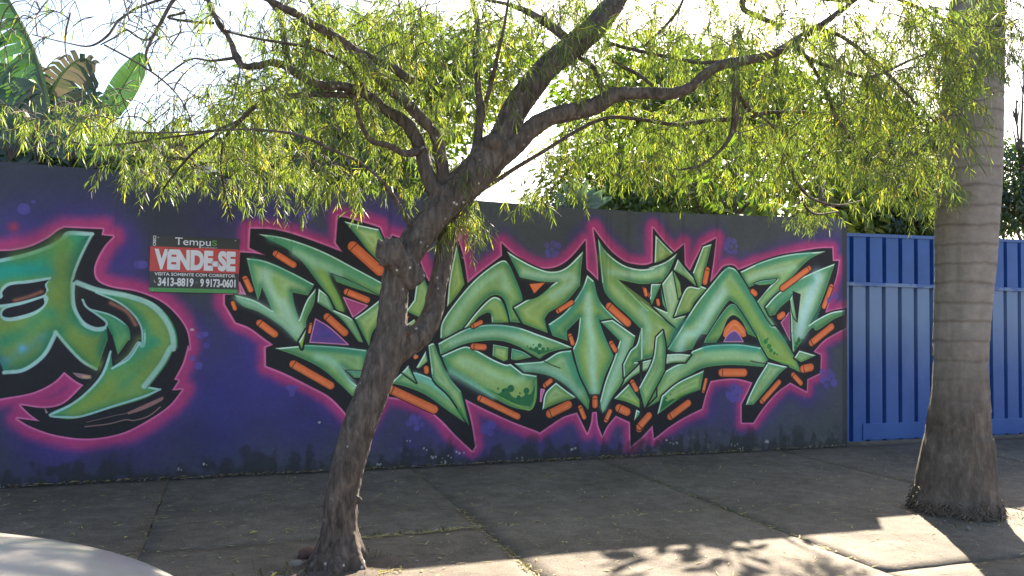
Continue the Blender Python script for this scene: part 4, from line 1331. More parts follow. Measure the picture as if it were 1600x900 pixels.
tw = twigs.build('twigs', M_TWIG, street_tree); tag(tw, kind='stuff')
M_LEAF = leaf_mat('willow_leaf', [(0, (.055, .088, .026)), (.4, (.128, .172, .042)), (.8, (.225, .265, .058)), (.97, (.31, .29, .08)), (1, (.42, .32, .07))], .62, tcol=(1.28, 1.40, .58))
fo = arrays_obj('crown', LV, LF, M_LEAF, street_tree, LT); tag(fo, kind='stuff')
print('leaves', nl//6)

# ---------------------------------------------------------------- royal palm trunk
def build_palm():
    base = np.array([5.17, -2.80, 0.0])
    root = empty('royal_palm', tuple(base), 'tall grey ringed palm trunk with swollen base in front of the blue gate', 'palm tree')
    m, t, b = new_mat('palm_bark')
    v = coords(t)
    sep = t.nodes.new('ShaderNodeSeparateXYZ'); t.links.new(v, sep.inputs[0])
    n1 = noise(t, coords(t, (1, 1, .45)), 13, 8, .75, .3)
    n2 = noise(t, coords(t, (1, 1, 1.6)), 9, 7, .7)
    up = ramp(t, [(.3, (.190, .164, .145)), (.7, (.285, .250, .220))]); t.links.new(n2, up.inputs['Fac'])
    lo = ramp(t, [(.3, (.052, .041, .034)), (.52, (.118, .094, .076)), (.76, (.245, .205, .172))]); t.links.new(n1, lo.inputs['Fac'])
    nb = noise(t, v, 3.6, 4)
    ad = nd(t, 'ShaderNodeMath', operation='MULTIPLY_ADD'); ad.inputs[1].default_value = .55
    t.links.new(nb, ad.inputs[0]); t.links.new(sep.outputs['Z'], ad.inputs[2])
    mr = nd(t, 'ShaderNodeMapRange'); mr.inputs[1].default_value = .9; mr.inputs[2].default_value = 1.65
    t.links.new(ad.outputs[0], mr.inputs[0])
    c = mixc(t, mr.outputs[0], lo.outputs['Color'], up.outputs['Color'])
    # leaf scars
    m1 = nd(t, 'ShaderNodeMath', operation='MULTIPLY'); m1.inputs[1].default_value = 6.9
    t.links.new(sep.outputs['Z'], m1.inputs[0])
    m2 = nd(t, 'ShaderNodeMath', operation='MULTIPLY_ADD'); m2.inputs[1].default_value = .55
    t.links.new(noise(t, v, 4, 3), m2.inputs[0]); t.links.new(m1.outputs[0], m2.inputs[2])
    m3 = nd(t, 'ShaderNodeMath', operation='FRACT'); t.links.new(m2.outputs[0], m3.inputs[0])
    rr = ramp(t, [(.0, (.70, .68, .66)), (.07, (.74, .72, .70)), (.15, (1, 1, 1)), (.9, (1, 1, 1)), (1.0, (.8, .79, .78))]); t.links.new(m3.outputs[0], rr.inputs['Fac'])
    scar = mixc(t, mr.outputs[0], (1.0, 1.0, 1.0), rr.outputs['Color'])
    c = mixc(t, 1.0, c, scar, 'MULTIPLY')
    t.links.new(c, b.inputs['Base Color'])
    b.inputs['Roughness'].default_value = .9; b.inputs['Specular IOR Level'].default_value = .2
    ch = bump(t, b, n1, .55, .016)
    bump(t, b, noise(t, v, 110, 4), .3, .004, ch)
    # left and right edges read from the photograph
    E = [(-.1, 4.70, 5.60), (.04, 4.72, 5.575), (.10, 4.735, 5.55), (.2, 4.78, 5.515), (.35, 4.825, 5.483), (.57, 4.895, 5.462), (.85, 4.94, 5.44), (1.115, 4.968, 5.43), (1.43, 4.985, 5.465),
         (1.9, 4.995, 5.52), (2.4, 5.007, 5.571), (2.9, 5.05, 5.60), (3.4, 5.098, 5.622), (3.9, 5.163, 5.645), (5, 5.30, 5.70), (7.5, 5.58, 5.86)]
    z = np.array([e[0] for e in E]); cx = np.array([(e[1]+e[2])/2 for e in E]); rd = np.array([(e[2]-e[1])/2*(.80-.09*max(0, 1-max(e[0], 0)/.45)) for e in E])
    zs = np.concatenate([np.arange(-.1, 4.2, .0125), np.arange(4.2, 7.5, .08)])
    seg = 72
    V = []
    for zz in zs:
        x0 = np.interp(zz, z, cx); r0 = np.interp(zz, z, rd)*.97
        ph = (zz+.04*math.sin(zz*3.1)) % .145
        ring = (-.005*math.exp(-((ph-.07)/.012)**2)+.0025*math.exp(-((ph-.09)/.014)**2))*(.5+.9*abs(mnoise.noise((zz*1.7, 3, 1)))) if zz > 1.2 else 0
        for k in range(seg):
            a = 2*math.pi*k/seg
            ca, sa = math.cos(a), math.sin(a)
            nz = .012*mnoise.noise((ca*2, sa*2, zz*1.4))+.006*mnoise.noise((ca*9, sa*9, zz*3))
            low = max(0, 1-zz/.45)
            nz += low*.022*mnoise.noise((ca*5, sa*5, zz*5))+(.010*mnoise.noise((ca*14, sa*14, zz*5)) if zz < 1.1 else 0)
            # skin that has peeled off below a ragged edge
            edge = 1.16+.06*mnoise.noise((ca*3, sa*3, 0))
            pl = -.010 if zz < edge and zz > .55 and mnoise.noise((ca*1.5+4, sa*1.5, zz*1.2)) > -.1 else 0
            r = r0*(1+.02*math.cos(2*a+1))+nz+ring+pl
            V.append((x0+r*ca, base[1]+r*sa, zz))
    F = []
    for i in range(len(zs)-1):
        for k in range(seg):
            F.append((i*seg+k, i*seg+(k+1) % seg, (i+1)*seg+(k+1) % seg, (i+1)*seg+k))
    F.append(tuple((len(zs)-1)*seg+k for k in range(seg)))
    q = MB(); q.add(V, F); q.build('trunk', m, root, True)
    # fringe of rootlets
    rm = simple('rootlets', (.13, .098, .074), .95, .45, 20, .6, 60)
    q = MB()
    for i in range(700):
        a = rng.uniform(0, 2*math.pi)
        zz = abs(rng.normal(0, .06)); r = np.interp(zz, z, rd)*1.0+rng.uniform(-.02, .008)
        x0 = np.interp(zz, z, cx)
        p = np.array([x0+r*math.cos(a), base[1]+r*math.sin(a), zz+.015])
        o = np.array([math.cos(a), math.sin(a), 0])
        l = rng.uniform(.008, .03)
        if mnoise.noise((math.cos(a)*2.5, math.sin(a)*2.5, 8)) < -.05: continue
        tg = np.array([-math.sin(a), math.cos(a), 0])*rng.uniform(-.05, .05)
        q.tube([p, p+o*l*.5+tg*.5-UP*l*.25, np.maximum(p+o*l+tg-UP*l*.9, [-99, -99, .004])], [.006, .005, .002], 4, False)
    tag(q.build('rootlets', rm, root), kind='stuff')
    return root


build_palm()

# ---------------------------------------------------------------- yard behind the wall
M_BAN = leaf_mat('banana_leaf', [(0, (.020, .052, .020)), (.5, (.036, .085, .026)), (1, (.075, .145, .032))], .42, .35, True, .08, (1.2, 1.5, .5))
M_BANDRY = leaf_mat('dry_banana_leaf', [(0, (.05, .065, .04)), (.4, (.13, .12, .10)), (.6, (.05, .08, .035)), (1, (.10, .10, .07))], .25, .6, True, .03, (1.2, 1.1, .7))
M_RIB = simple('leaf_midrib', (.13, .19, .06), .55, .2, 8, .1, 40)
M_STEM = simple('banana_stem', (.16, .15, .07), .6, .35, 4, .2, 30, stretch=(1, 1, .2))


def blade_leaf(pts, half, root, mat=None, tears=.35, hang=.5, both=(1, 1), facing=None, tint=.5, name='leaf'):
    """big leaf: a midrib curve with cross strips that tear apart along the veins"""
    mat = mat or M_BAN
    P = curve(pts, 10)
    L = np.concatenate([[0], np.cumsum(np.linalg.norm(np.diff(P, axis=0), axis=1))])
    n = max(10, int(L[-1]/.05))
    s = np.linspace(0, 1, n+1)
    Q = np.stack([np.interp(s*L[-1], L, P[:, k]) for k in range(3)], 1)
    T = np.gradient(Q, axis=0); T /= np.linalg.norm(T, axis=1)[:, None]+1e-9
    fv = np.array(facing if facing is not None else (0.15, -1, .3), float)
    V, F, tt = [], [], []
    wid = half*np.clip(np.sin(np.pi*np.clip(s*.93+.06, 0, 1)), 0, 1)**.55
    for sd in (-1, 1):
        w = wid*both[0 if sd < 0 else 1]
        if w.max() <= 0: continue
        grp = 0.0
        for i in range(n):
            if i == 0 or rng.random() < tears:
                grp = rng.normal(0, 1); torn = True
            else:
                torn = False
            side = np.cross(T[i], fv); side /= np.linalg.norm(side)+1e-9
            side *= sd
            base = []
            for (j, off) in ((i, 0.0 if not torn else .12), (i+1, 0.0)):
                row = []
                for q in (0, .35, .7, 1.0):
                    lag = T[i]*w[j]*(.35*q)
                    dr = -UP*hang*w[j]*q*q*(.8+.35*grp*tears)+fv*(.12*math.sin(q*2.2)+.10*grp*q*tears*2)*w[j]
                    p = Q[j]+side*w[j]*q*(1-.18*q*hang)+lag+dr+T[i]*off*.05*q
                    row.append(p)
                base.append(row)
            b0 = len(V)
            for row in base: V.extend(row)
            t0 = np.clip(tint+.12*grp+rng.normal(0, .06), 0, 1)
            tt.extend([t0]*8)
            for q in range(3):
                F.append((b0+q, b0+q+1, b0+4+q+1, b0+4+q))
    o = arrays_obj(name, V, F, mat, root, tt, True)
    rib = MB(); rib.tube(Q, np.linspace(.022, .005, len(Q))*max(half/.3, .4), 6)
    me = rib.mesh('midrib'); me.materials.append(M_RIB)
    r = bpy.data.objects.new('midrib', me); link(r, o); r.location = (0, 0, 0)
    return o


def pxs(L, y):
    return [at(a, b, y+(c[0] if c else 0)) for a, b, *c in L]


ban = empty('banana_plant', tuple(at(60, 250, 1.3)*np.array([1, 1, 0])), 'banana plant with big torn leaves rising behind the left end of the wall', 'banana plant')
c0 = np.array(ban.location)
mb = MB(); mb.tube([c0, c0+[.02, 0, 1.2], at(62, 235, 1.3), at(70, 190, 1.3)], [.13, .12, .09, .05], 14)
mb.build('stem', M_STEM, ban, True)
blade_leaf(pxs([(72, 215), (76, 165), (60, 100), (38, 45), (5, -15), (-15, -50)], 1.2), .30, ban, tears=.85, hang=1.0, both=(1.0, .10), tint=.45)
blade_leaf(pxs([(72, 215), (60, 150), (30, 110), (-10, 100), (-60, 120)], 1.4), .34, ban, tears=.4, hang=.6, tint=.75)
blade_leaf(pxs([(50, 220), (78, 150), (100, 112), (128, 92), (150, 100)], 1.35), .36, ban, M_BANDRY, tears=.97, hang=1.0, tint=.45)
blade_leaf(pxs([(60, 225), (95, 175), (130, 150), (152, 152), (165, 165)], 1.25), .22, ban, tears=.5, hang=.7, tint=.35)
blade_leaf(pxs([(60, 235), (40, 190), (10, 165), (-30, 165), (-80, 190)], 1.15), .30, ban, tears=.3, hang=.5, tint=.4)
blade_leaf(pxs([(65, 240), (100, 225), (140, 232), (170, 245), (200, 262)], 1.0), .26, ban, tears=.25, hang=.5, tint=.3)
blade_leaf(pxs([(60, 240), (20, 222), (-20, 215), (-60, 225)], 1.0), .32, ban, tears=.3, hang=.5, tint=.2)
blade_leaf(pxs([(60, 250), (85, 225), (100, 200), (110, 190)], 1.1), .20, ban, tears=.3, hang=.5, tint=.55)
ban2 = empty('banana_plant', tuple(at(165, 250, 1.7)*np.array([1, 1, 0])), 'young banana plant with one upright whole leaf showing above the wall beside the torn one', 'banana plant')
c1 = np.array(ban2.location)
mb = MB(); mb.tube([c1, c1+[0, 0, 1.3], at(158, 240, 1.7), at(160, 195, 1.7)], [.10, .09, .06, .025], 12)
mb.build('stem', M_STEM, ban2, True)
blade_leaf(pxs([(156, 200), (178, 160), (202, 120), (216, 98), (224, 84)], 1.7), .135, ban2, tears=.06, hang=.1, facing=(.35, -1, .1), tint=.45)
blade_leaf(pxs([(158, 225), (185, 226), (205, 236), (222, 252)], 1.5), .13, ban2, tears=.1, hang=.4, tint=1.0)
blade_leaf(pxs([(158, 222), (130, 205), (112, 205), (95, 220)], 1.6), .15, ban2, tears=.2, hang=.4, tint=.4)

# feathered palm, its dark fronds drooping behind the wall
M_FROND = leaf_mat('palm_frond', [(0, (.022, .050, .030)), (.6, (.040, .085, .045)), (1, (.085, .13, .05))], .4, .35, True, .08, (1.1, 1.3, .7))


def frond(pts, root, leaf=.32, n=46, tint=.4, vee=.5):
    P = curve(pts, 8)
    V, F, tt = [], [], []
    T = np.gradient(P, axis=0); T /= np.linalg.norm(T, axis=1)[:, None]+1e-9
    s = np.linspace(.08, 1, n)*(len(P)-1)
    for u in s:
        i = min(int(u), len(P)-2); p = P[i]+(P[i+1]-P[i])*(u-i); t = T[i]
        side = np.cross(t, UP); side /= np.linalg.norm(side)+1e-9
        f = u/(len(P)-1)
        l = leaf*(math.sin(math.pi*min(1, f*.85+.12)))**.6
        for sd in (-1, 1):
            d = side*sd*.8+t*rng.uniform(.45, .8)-UP*rng.uniform(.2, .75)+UP*vee*.4
            d /= np.linalg.norm(d)
            w = np.cross(d, UP); w /= np.linalg.norm(w)+1e-9
            w *= .011
            ll = l*rng.uniform(.8, 1.1); sag = -UP*ll*.3
            b0 = len(V)
            V += [p-w*.6, p+w*.6, p+d*ll*.5-w+sag*.25, p+d*ll*.5+w+sag*.25, p+d*ll-w*.15+sag, p+d*ll+w*.15+sag]
            F += [(b0, b0+1, b0+3, b0+2), (b0+2, b0+3, b0+5, b0+4)]
            tt += [np.clip(tint+rng.normal(0, .15), 0, 1)]*6
    o = arrays_obj('frond', V, F, M_FROND, root, tt)
    mb = MB(); mb.tube(P, np.linspace(.016, .004, len(P)), 6)
    me = mb.mesh('rachis'); me.materials.append(M_RIB)
    r = bpy.data.objects.new('rachis', me); link(r, o)
    return o


fp = empty('feather_palm', tuple(at(560, 300, 1.6)*np.array([1, 1, 0])), 'dark green feathery palm behind the wall to the left of the forked trunk', 'palm tree')
c2 = np.array(fp.location); hub = at(560, 262, 1.6)
mb = MB(); mb.tube([c2, (c2+hub)/2+[.02, 0, 0], hub], [.11, .09, .07], 12); mb.build('trunk', M_BARK, fp, True)
for E_, dy in [([(520, 215), (470, 205), (430, 230), (405, 275)], -.4), ([(525, 235), (485, 230), (455, 255), (440, 290)], -.6), ([(540, 220), (515, 190), (480, 180), (440, 190)], .2), ([(555, 215), (545, 180), (520, 150), (490, 150)], .5),
               ([(575, 215), (590, 180), (620, 170), (650, 190)], .3), ([(590, 235), (620, 220), (645, 240), (660, 285)], -.4), ([(580, 225), (605, 200), (640, 205), (680, 250)], .1), ([(540, 245), (510, 250), (490, 275), (480, 310)], -.7), ([(560, 230), (555, 200), (575, 165), (600, 150)], .6),
               ([(575, 250), (590, 245), (605, 265), (615, 300)], -.7)]:
    n = len(E_)
    frond([hub]+[at(x, y, 1.6+dy*(i+1)/n) for i, (x, y) in enumerate(E_)], fp, .34, 50, rng.uniform(.2, .6))

# stiff bladed plant behind the wall
M_YUC = leaf_mat('stiff_blade', [(0, (.06, .11, .09)), (1, (.10, .17, .12))], .3, .4, True, .08)
yu = empty('agave_plant', tuple(at(905, 330, .9)*np.array([1, 1, 0])), 'blue-green plant with stiff upright blades peeping over the middle of the wall', 'plant')
c3 = at(900, 338, .9)
mb = MB(); mb.tube([np.array(yu.location), c3], [.09, .07], 10); mb.build('stem', M_BARK, yu, True)
for x, y, d in [(868, 300, 0), (880, 285, .1), (893, 278, -.1), (905, 284, .05), (918, 282, -.1), (930, 294, .1), (945, 296, 0), (956, 308, -.1), (862, 318, .1), (940, 318, -.15)]:
    blade_leaf([c3, (c3+at(x, y, .9+d))/2+[0, 0, .02], at(x, y, .9+d)], .05, yu, M_YUC, 0, .05, tint=rng.random())


def leafy(name, label, cat, trunk_px, y, blobs, leaf, n, mat, tint=.5, group=None, slim=.36, droop=.3, shell=.5, prune=True):
    """tree or shrub: tapered trunk, limbs into every clump, leaf-sized faces spread through the clumps"""
    b = at(trunk_px, 330, y)*np.array([1, 1, 0])
    root = empty(name, tuple(b), label, cat, group)
    cs = [(at(x, yy, y+dy), r) for x, yy, dy, r in blobs]
    top = np.mean([c for c, r in cs], 0)
    h = min(c[2] for c, r in cs)
    fork = np.array([b[0]*.6+top[0]*.4, b[1]*.6+top[1]*.4, max(h*.75, .5)])
    q = MB()
    tr_ = .035*max(1.0, top[2]**.9)
    q.tube(curve([b-[0, 0, .1], b*.5+fork*.5+[.05, .03, 0], fork], 5), np.linspace(tr_, tr_*.6, 11), 10, rough=.05)
    for c, r in cs:
        mid = fork*.5+c*.5+rng.uniform(-.15, .15, 3)
        q.tube(curve([fork-[0, 0, .1], mid, c], 5), np.linspace(tr_*.45, .008, 11), 6)
        for _ in range(5):
            e = c+rng.normal(0, 1, 3)*r*.5
            q.tube(curve([mid*.3+c*.7, (c+e)/2+[0, 0, .06], e], 3), np.linspace(.014, .004, 7), 5, False)
    q.build('trunk', M_BARK, root, True)
    w = np.array([r**2 for c, r in cs]); w = w/w.sum()
    idx = rng.choice(len(cs), n, p=w)
    C_ = np.array([c for c, r in cs])[idx]; R_ = np.array([r for c, r in cs])[idx]
    d = rng.normal(0, 1, (n, 3)); d /= np.linalg.norm(d, axis=1)[:, None]
    rr = R_*(1-(1-shell)*rng.random(n)**1.5)
    # leaves come in sprays: pull them to a limited number of spray centres
    P = C_+d*rr[:, None]*np.array([1, 1, .85])
    ns = max(8, n//14)
    cent = P[rng.choice(n, ns)]
    pick = rng.integers(0, ns, n)
    P = cent[pick]+rng.normal(0, 1, (n, 3))*leaf*1.25
    st_ = np.clip(tint+rng.normal(0, .16, ns), 0, 1)[pick]
    if prune:                      # nothing that would reach above the sunlit strip's light
        kp = P[:, 2] < .847*(P[:, 1]+2.6)-.15
        if prune == 'bunch':
            kp |= (P[:, 0] > 5.0) & (P[:, 0] < 6.15) & (rng.random(n) < .55)
        P, C_, R_, st_ = P[kp], C_[kp], R_[kp], st_[kp]; n = len(P)
    dirs = rng.normal(0, 1, (n, 3))*.75+(P-C_)/(R_[:, None]+1e-6)*.5-np.array([0, 0, droop*2])
    dirs /= np.linalg.norm(dirs, axis=1)[:, None]
    nrm = rng.normal(0, 1, (n, 3))+np.array([0, 0, 1.2])
    sd = np.cross(dirs, nrm); sd /= np.linalg.norm(sd, axis=1)[:, None]+1e-9
    up = np.cross(sd, dirs)
    l = leaf*rng.uniform(.6, 1.25, n)[:, None]; ww = l*slim*.5
    v0 = P; v1 = P+dirs*l*.3-sd*ww+up*l*.05; v2 = P+dirs*l*.3+sd*ww+up*l*.05
    v3 = P+dirs*l*.68-sd*ww*.85; v4 = P+dirs*l*.68+sd*ww*.85; v5 = P+dirs*l-up*l*.12; vm = P+dirs*l*.5-up*l*.04
    V = np.stack([v0, v1, v2, v3, v4, v5, vm], 1).reshape(-1, 3)
    b0 = (np.arange(n)*7)[:, None]
    F = np.concatenate([b0+np.array([[0, 6, 1]]), b0+np.array([[0, 2, 6]]), b0+np.array([[1, 6, 3]]), b0+np.array([[2, 4, 6]]), b0+np.array([[3, 6, 5]]), b0+np.array([[4, 5, 6]])], 0)
    tt = np.repeat(np.clip(st_+rng.normal(0, .1, n), 0, 1), 7)
    o = arrays_obj('crown', V, F, mat, root, tt)
    tag(o, kind='stuff')
    return root


M_DARK = leaf_mat('dark_leaf', [(0, (.022, .040, .016)), (.6, (.045, .080, .026)), (1, (.085, .12, .035))], .4, .35, True, .07)
M_BRIGHT = leaf_mat('bright_leaf', [(0, (.040, .078, .018)), (.6, (.088, .150, .028)), (1, (.17, .215, .034))], .56, .4, True, .05, (1.3, 1.4, .4))
leafy('broadleaf_shrub', 'bright broad-leaved shrub crowding over the wall top toward the gate', 'shrub', 1150, .75,
      [(1105, 285, 0, .30), (1150, 270, .2, .34), (1190, 300, -.2, .30), (1130, 322, -.1, .22), (1225, 285, .1, .34), (1255, 318, -.1, .26), (1090, 325, .1, .2), (1290, 300, .2, .34)], .21, 620, M_BRIGHT, .55, slim=.50, droop=.35, prune='bunch')
leafy('broadleaf_shrub', 'tall sunlit broad-leaved shrub standing farther back behind the right half of the wall', 'shrub', 1180, 2.4,
      [(1010, 290, 0, .40), (1080, 275, .2, .45), (1150, 290, 0, .40), (1220, 280, .2, .45), (1290, 300, 0, .40), (1120, 325, -.1, .3), (1190, 330, -.1, .3), (1050, 325, -.1, .3), (1250, 330, -.1, .3), (1320, 320, .1, .35), (970, 315, .1, .3)], .17, 2600, M_BRIGHT, .75, slim=.5, droop=.3)
leafy('shrub', 'low mixed shrub with yellow-green leaves behind the wall beside the agave', 'shrub', 1020, 1.2,
      [(980, 290, 0, .34), (1030, 270, .2, .40), (1060, 305, 0, .30), (1000, 320, -.2, .22), (960, 315, .1, .22), (1050, 230, .6, .4), (880, 318, .1, .16), (915, 250, .8, .3), (845, 322, .2, .13), (940, 200, .9, .35), (885, 285, .7, .25), (955, 270, .5, .3)], .10, 6000, M_BRIGHT, .4)
leafy('garden_tree', 'pale green garden tree showing through the fork branches over the wall', 'tree', 1120, 4.5,
      [(1000, 215, 0, .8), (1080, 175, .6, 1.0), (1170, 200, 0, .9), (1130, 130, .5, .9), (1230, 160, .3, .9), (1020, 140, 0, .7), (1120, 60, .6, .9), (1220, 80, .5, .9), (1010, 70, .4, .8), (930, 150, .3, .7), (1290, 220, .2, .7)], .17, 15000, M_BRIGHT, .55)
leafy('garden_tree', 'dark leafy tree filling the view over the blue gate', 'tree', 1400, 3.6,
      [(1350, 310, 0, .6), (1410, 300, -.4, .7), (1460, 320, 0, .6), (1340, 240, .4, .7), (1420, 220, 0, .8), (1480, 240, .3, .7), (1530, 320, 0, .6), (1380, 345, -.8, .4), (1440, 350, -.8, .4), (1500, 350, -.8, .4), (1370, 290, -.6, .5), (1450, 285, -.6, .5), (1400, 150, .5, .8), (1330, 330, -.6, .45)], .16, 19000, M_DARK, .4)
leafy('garden_tree', 'dark green tree beside the palm trunk at the right edge', 'tree', 1600, 3.0,
      [(1590, 220, 0, .55), (1600, 300, -.3, .5), (1575, 330, -.2, .35), (1640, 260, 0, .6), (1585, 160, .2, .35), (1650, 340, -.2, .5), (1700, 250, .2, .7), (1600, 100, .3, .35)], .12, 8500, M_DARK, .45)
leafy('garden_tree', 'yellow-flecked tree glimpsed behind the dark feathery palm', 'tree', 520, 4.2,
      [(450, 200, 0, .8), (530, 170, .4, .9), (600, 240, 0, .7), (480, 260, -.4, .6), (650, 180, .4, .8), (400, 250, 0, .5), (560, 290, -.5, .5), (720, 160, .5, .8), (560, 90, .6, .8), (660, 80, .6, .8), (780, 70, .8, .8)], .15, 14000, M_BRIGHT, .7)
leafy('hedge_shrub', 'dark low shrub along the back of the wall under the banana leaves', 'shrub', 60, .8,
      [(10, 235, 0, .22), (60, 240, .1, .22), (115, 245, .1, .22), (160, 258, .1, .16), (-40, 235, 0, .24), (210, 245, .3, .14), (280, 235, .3, .16)], .12, 2600, M_DARK, .45)
leafy('hedge_shrub', 'leafy dark shrub behind the wall left of the forked trunk', 'shrub', 440, .9,
      [(380, 280, 0, .18), (430, 270, .2, .26), (480, 290, 0, .22), (530, 296, .1, .2), (600, 300, .1, .2), (650, 300, .2, .2)], .11, 3000, M_DARK, .5)


# ---------------------------------------------------------------- houses behind
def build_house(x0, x1, y0, y1, zw, rise, label, wall, rx):
    root = empty('house', ((x0+x1)/2, y0, 0), label, 'house')
    mw = simple('house_render', wall, .85, .08, 1.5, .15, 40)
    mr = simple('roof_sheet', (.085, .075, .07), .7, .25, 3, .2, 30)
    mg = simple('window_glass', (.03, .04, .05), .12, .2, 2, .0, 10)
    mf = simple('window_frame', (.5, .5, .5), .5, .1, 4, .1, 30)
    b = MB(); b.box(x0, x1, y0, y1, -.2, zw); b.build('wall', mw, root)
    b = MB()
    o = .45
    ym = (y0+y1)/2
    b.add([(x0-o, y0-o, zw), (x1+o, y0-o, zw), (x1+o, ym, zw+rise), (x0-o, ym, zw+rise), (x0-o, y1+o, zw), (x1+o, y1+o, zw),
           (x0-o, y0-o, zw+.14), (x1+o, y0-o, zw+.14), (x1+o, ym, zw+rise+.14), (x0-o, ym, zw+rise+.14), (x0-o, y1+o, zw+.14), (x1+o, y1+o, zw+.14)],
          [(0, 3, 2, 1), (3, 4, 5, 2), (6, 7, 8, 9), (9, 8, 11, 10), (0, 1, 7, 6), (4, 10, 11, 5), (0, 6, 9, 3), (3, 9, 10, 4), (1, 2, 8, 7), (2, 5, 11, 8)])
    b.build('roof', mr, root)
    for wx in rx:
        b = MB()
        for q in ((wx-.06, wx, zw-1.75, zw-.55), (wx+1.2, wx+1.26, zw-1.75, zw-.55), (wx, wx+1.2, zw-.61, zw-.55), (wx, wx+1.2, zw-1.75, zw-1.69), (wx+.58, wx+.62, zw-1.69, zw-.61)):
            b.box(q[0], q[1], y0-.05, y0-.003, q[2], q[3])
        w_ = b.build('window', mf, root)
        b = MB(); b.box(wx, wx+1.2, y0-.02, y0-.004, zw-1.69, zw-.61)
        me = b.mesh('pane'); me.materials.append(mg)
        p = bpy.data.objects.new('pane', me); link(p, w_)
    return root


hA = at(85, 192, 9.0); hB = at(400, 192, 9.0)
build_house(hA[0], hB[0], 9.0, 14.0, hA[2]-.25, .12, 'low white house with a dark flat roof edge behind the banana plants', (.62, .62, .60), (hA[0]+1.0, hA[0]+2.6))
gA = at(560, 215, 16.0); gB = at(690, 215, 16.0)
build_house(gA[0], gB[0], 16.0, 21.0, gA[2], .5, 'pale blue-grey house glimpsed between the branches beside the forked trunk', (.42, .46, .54), (gA[0]+.9,))


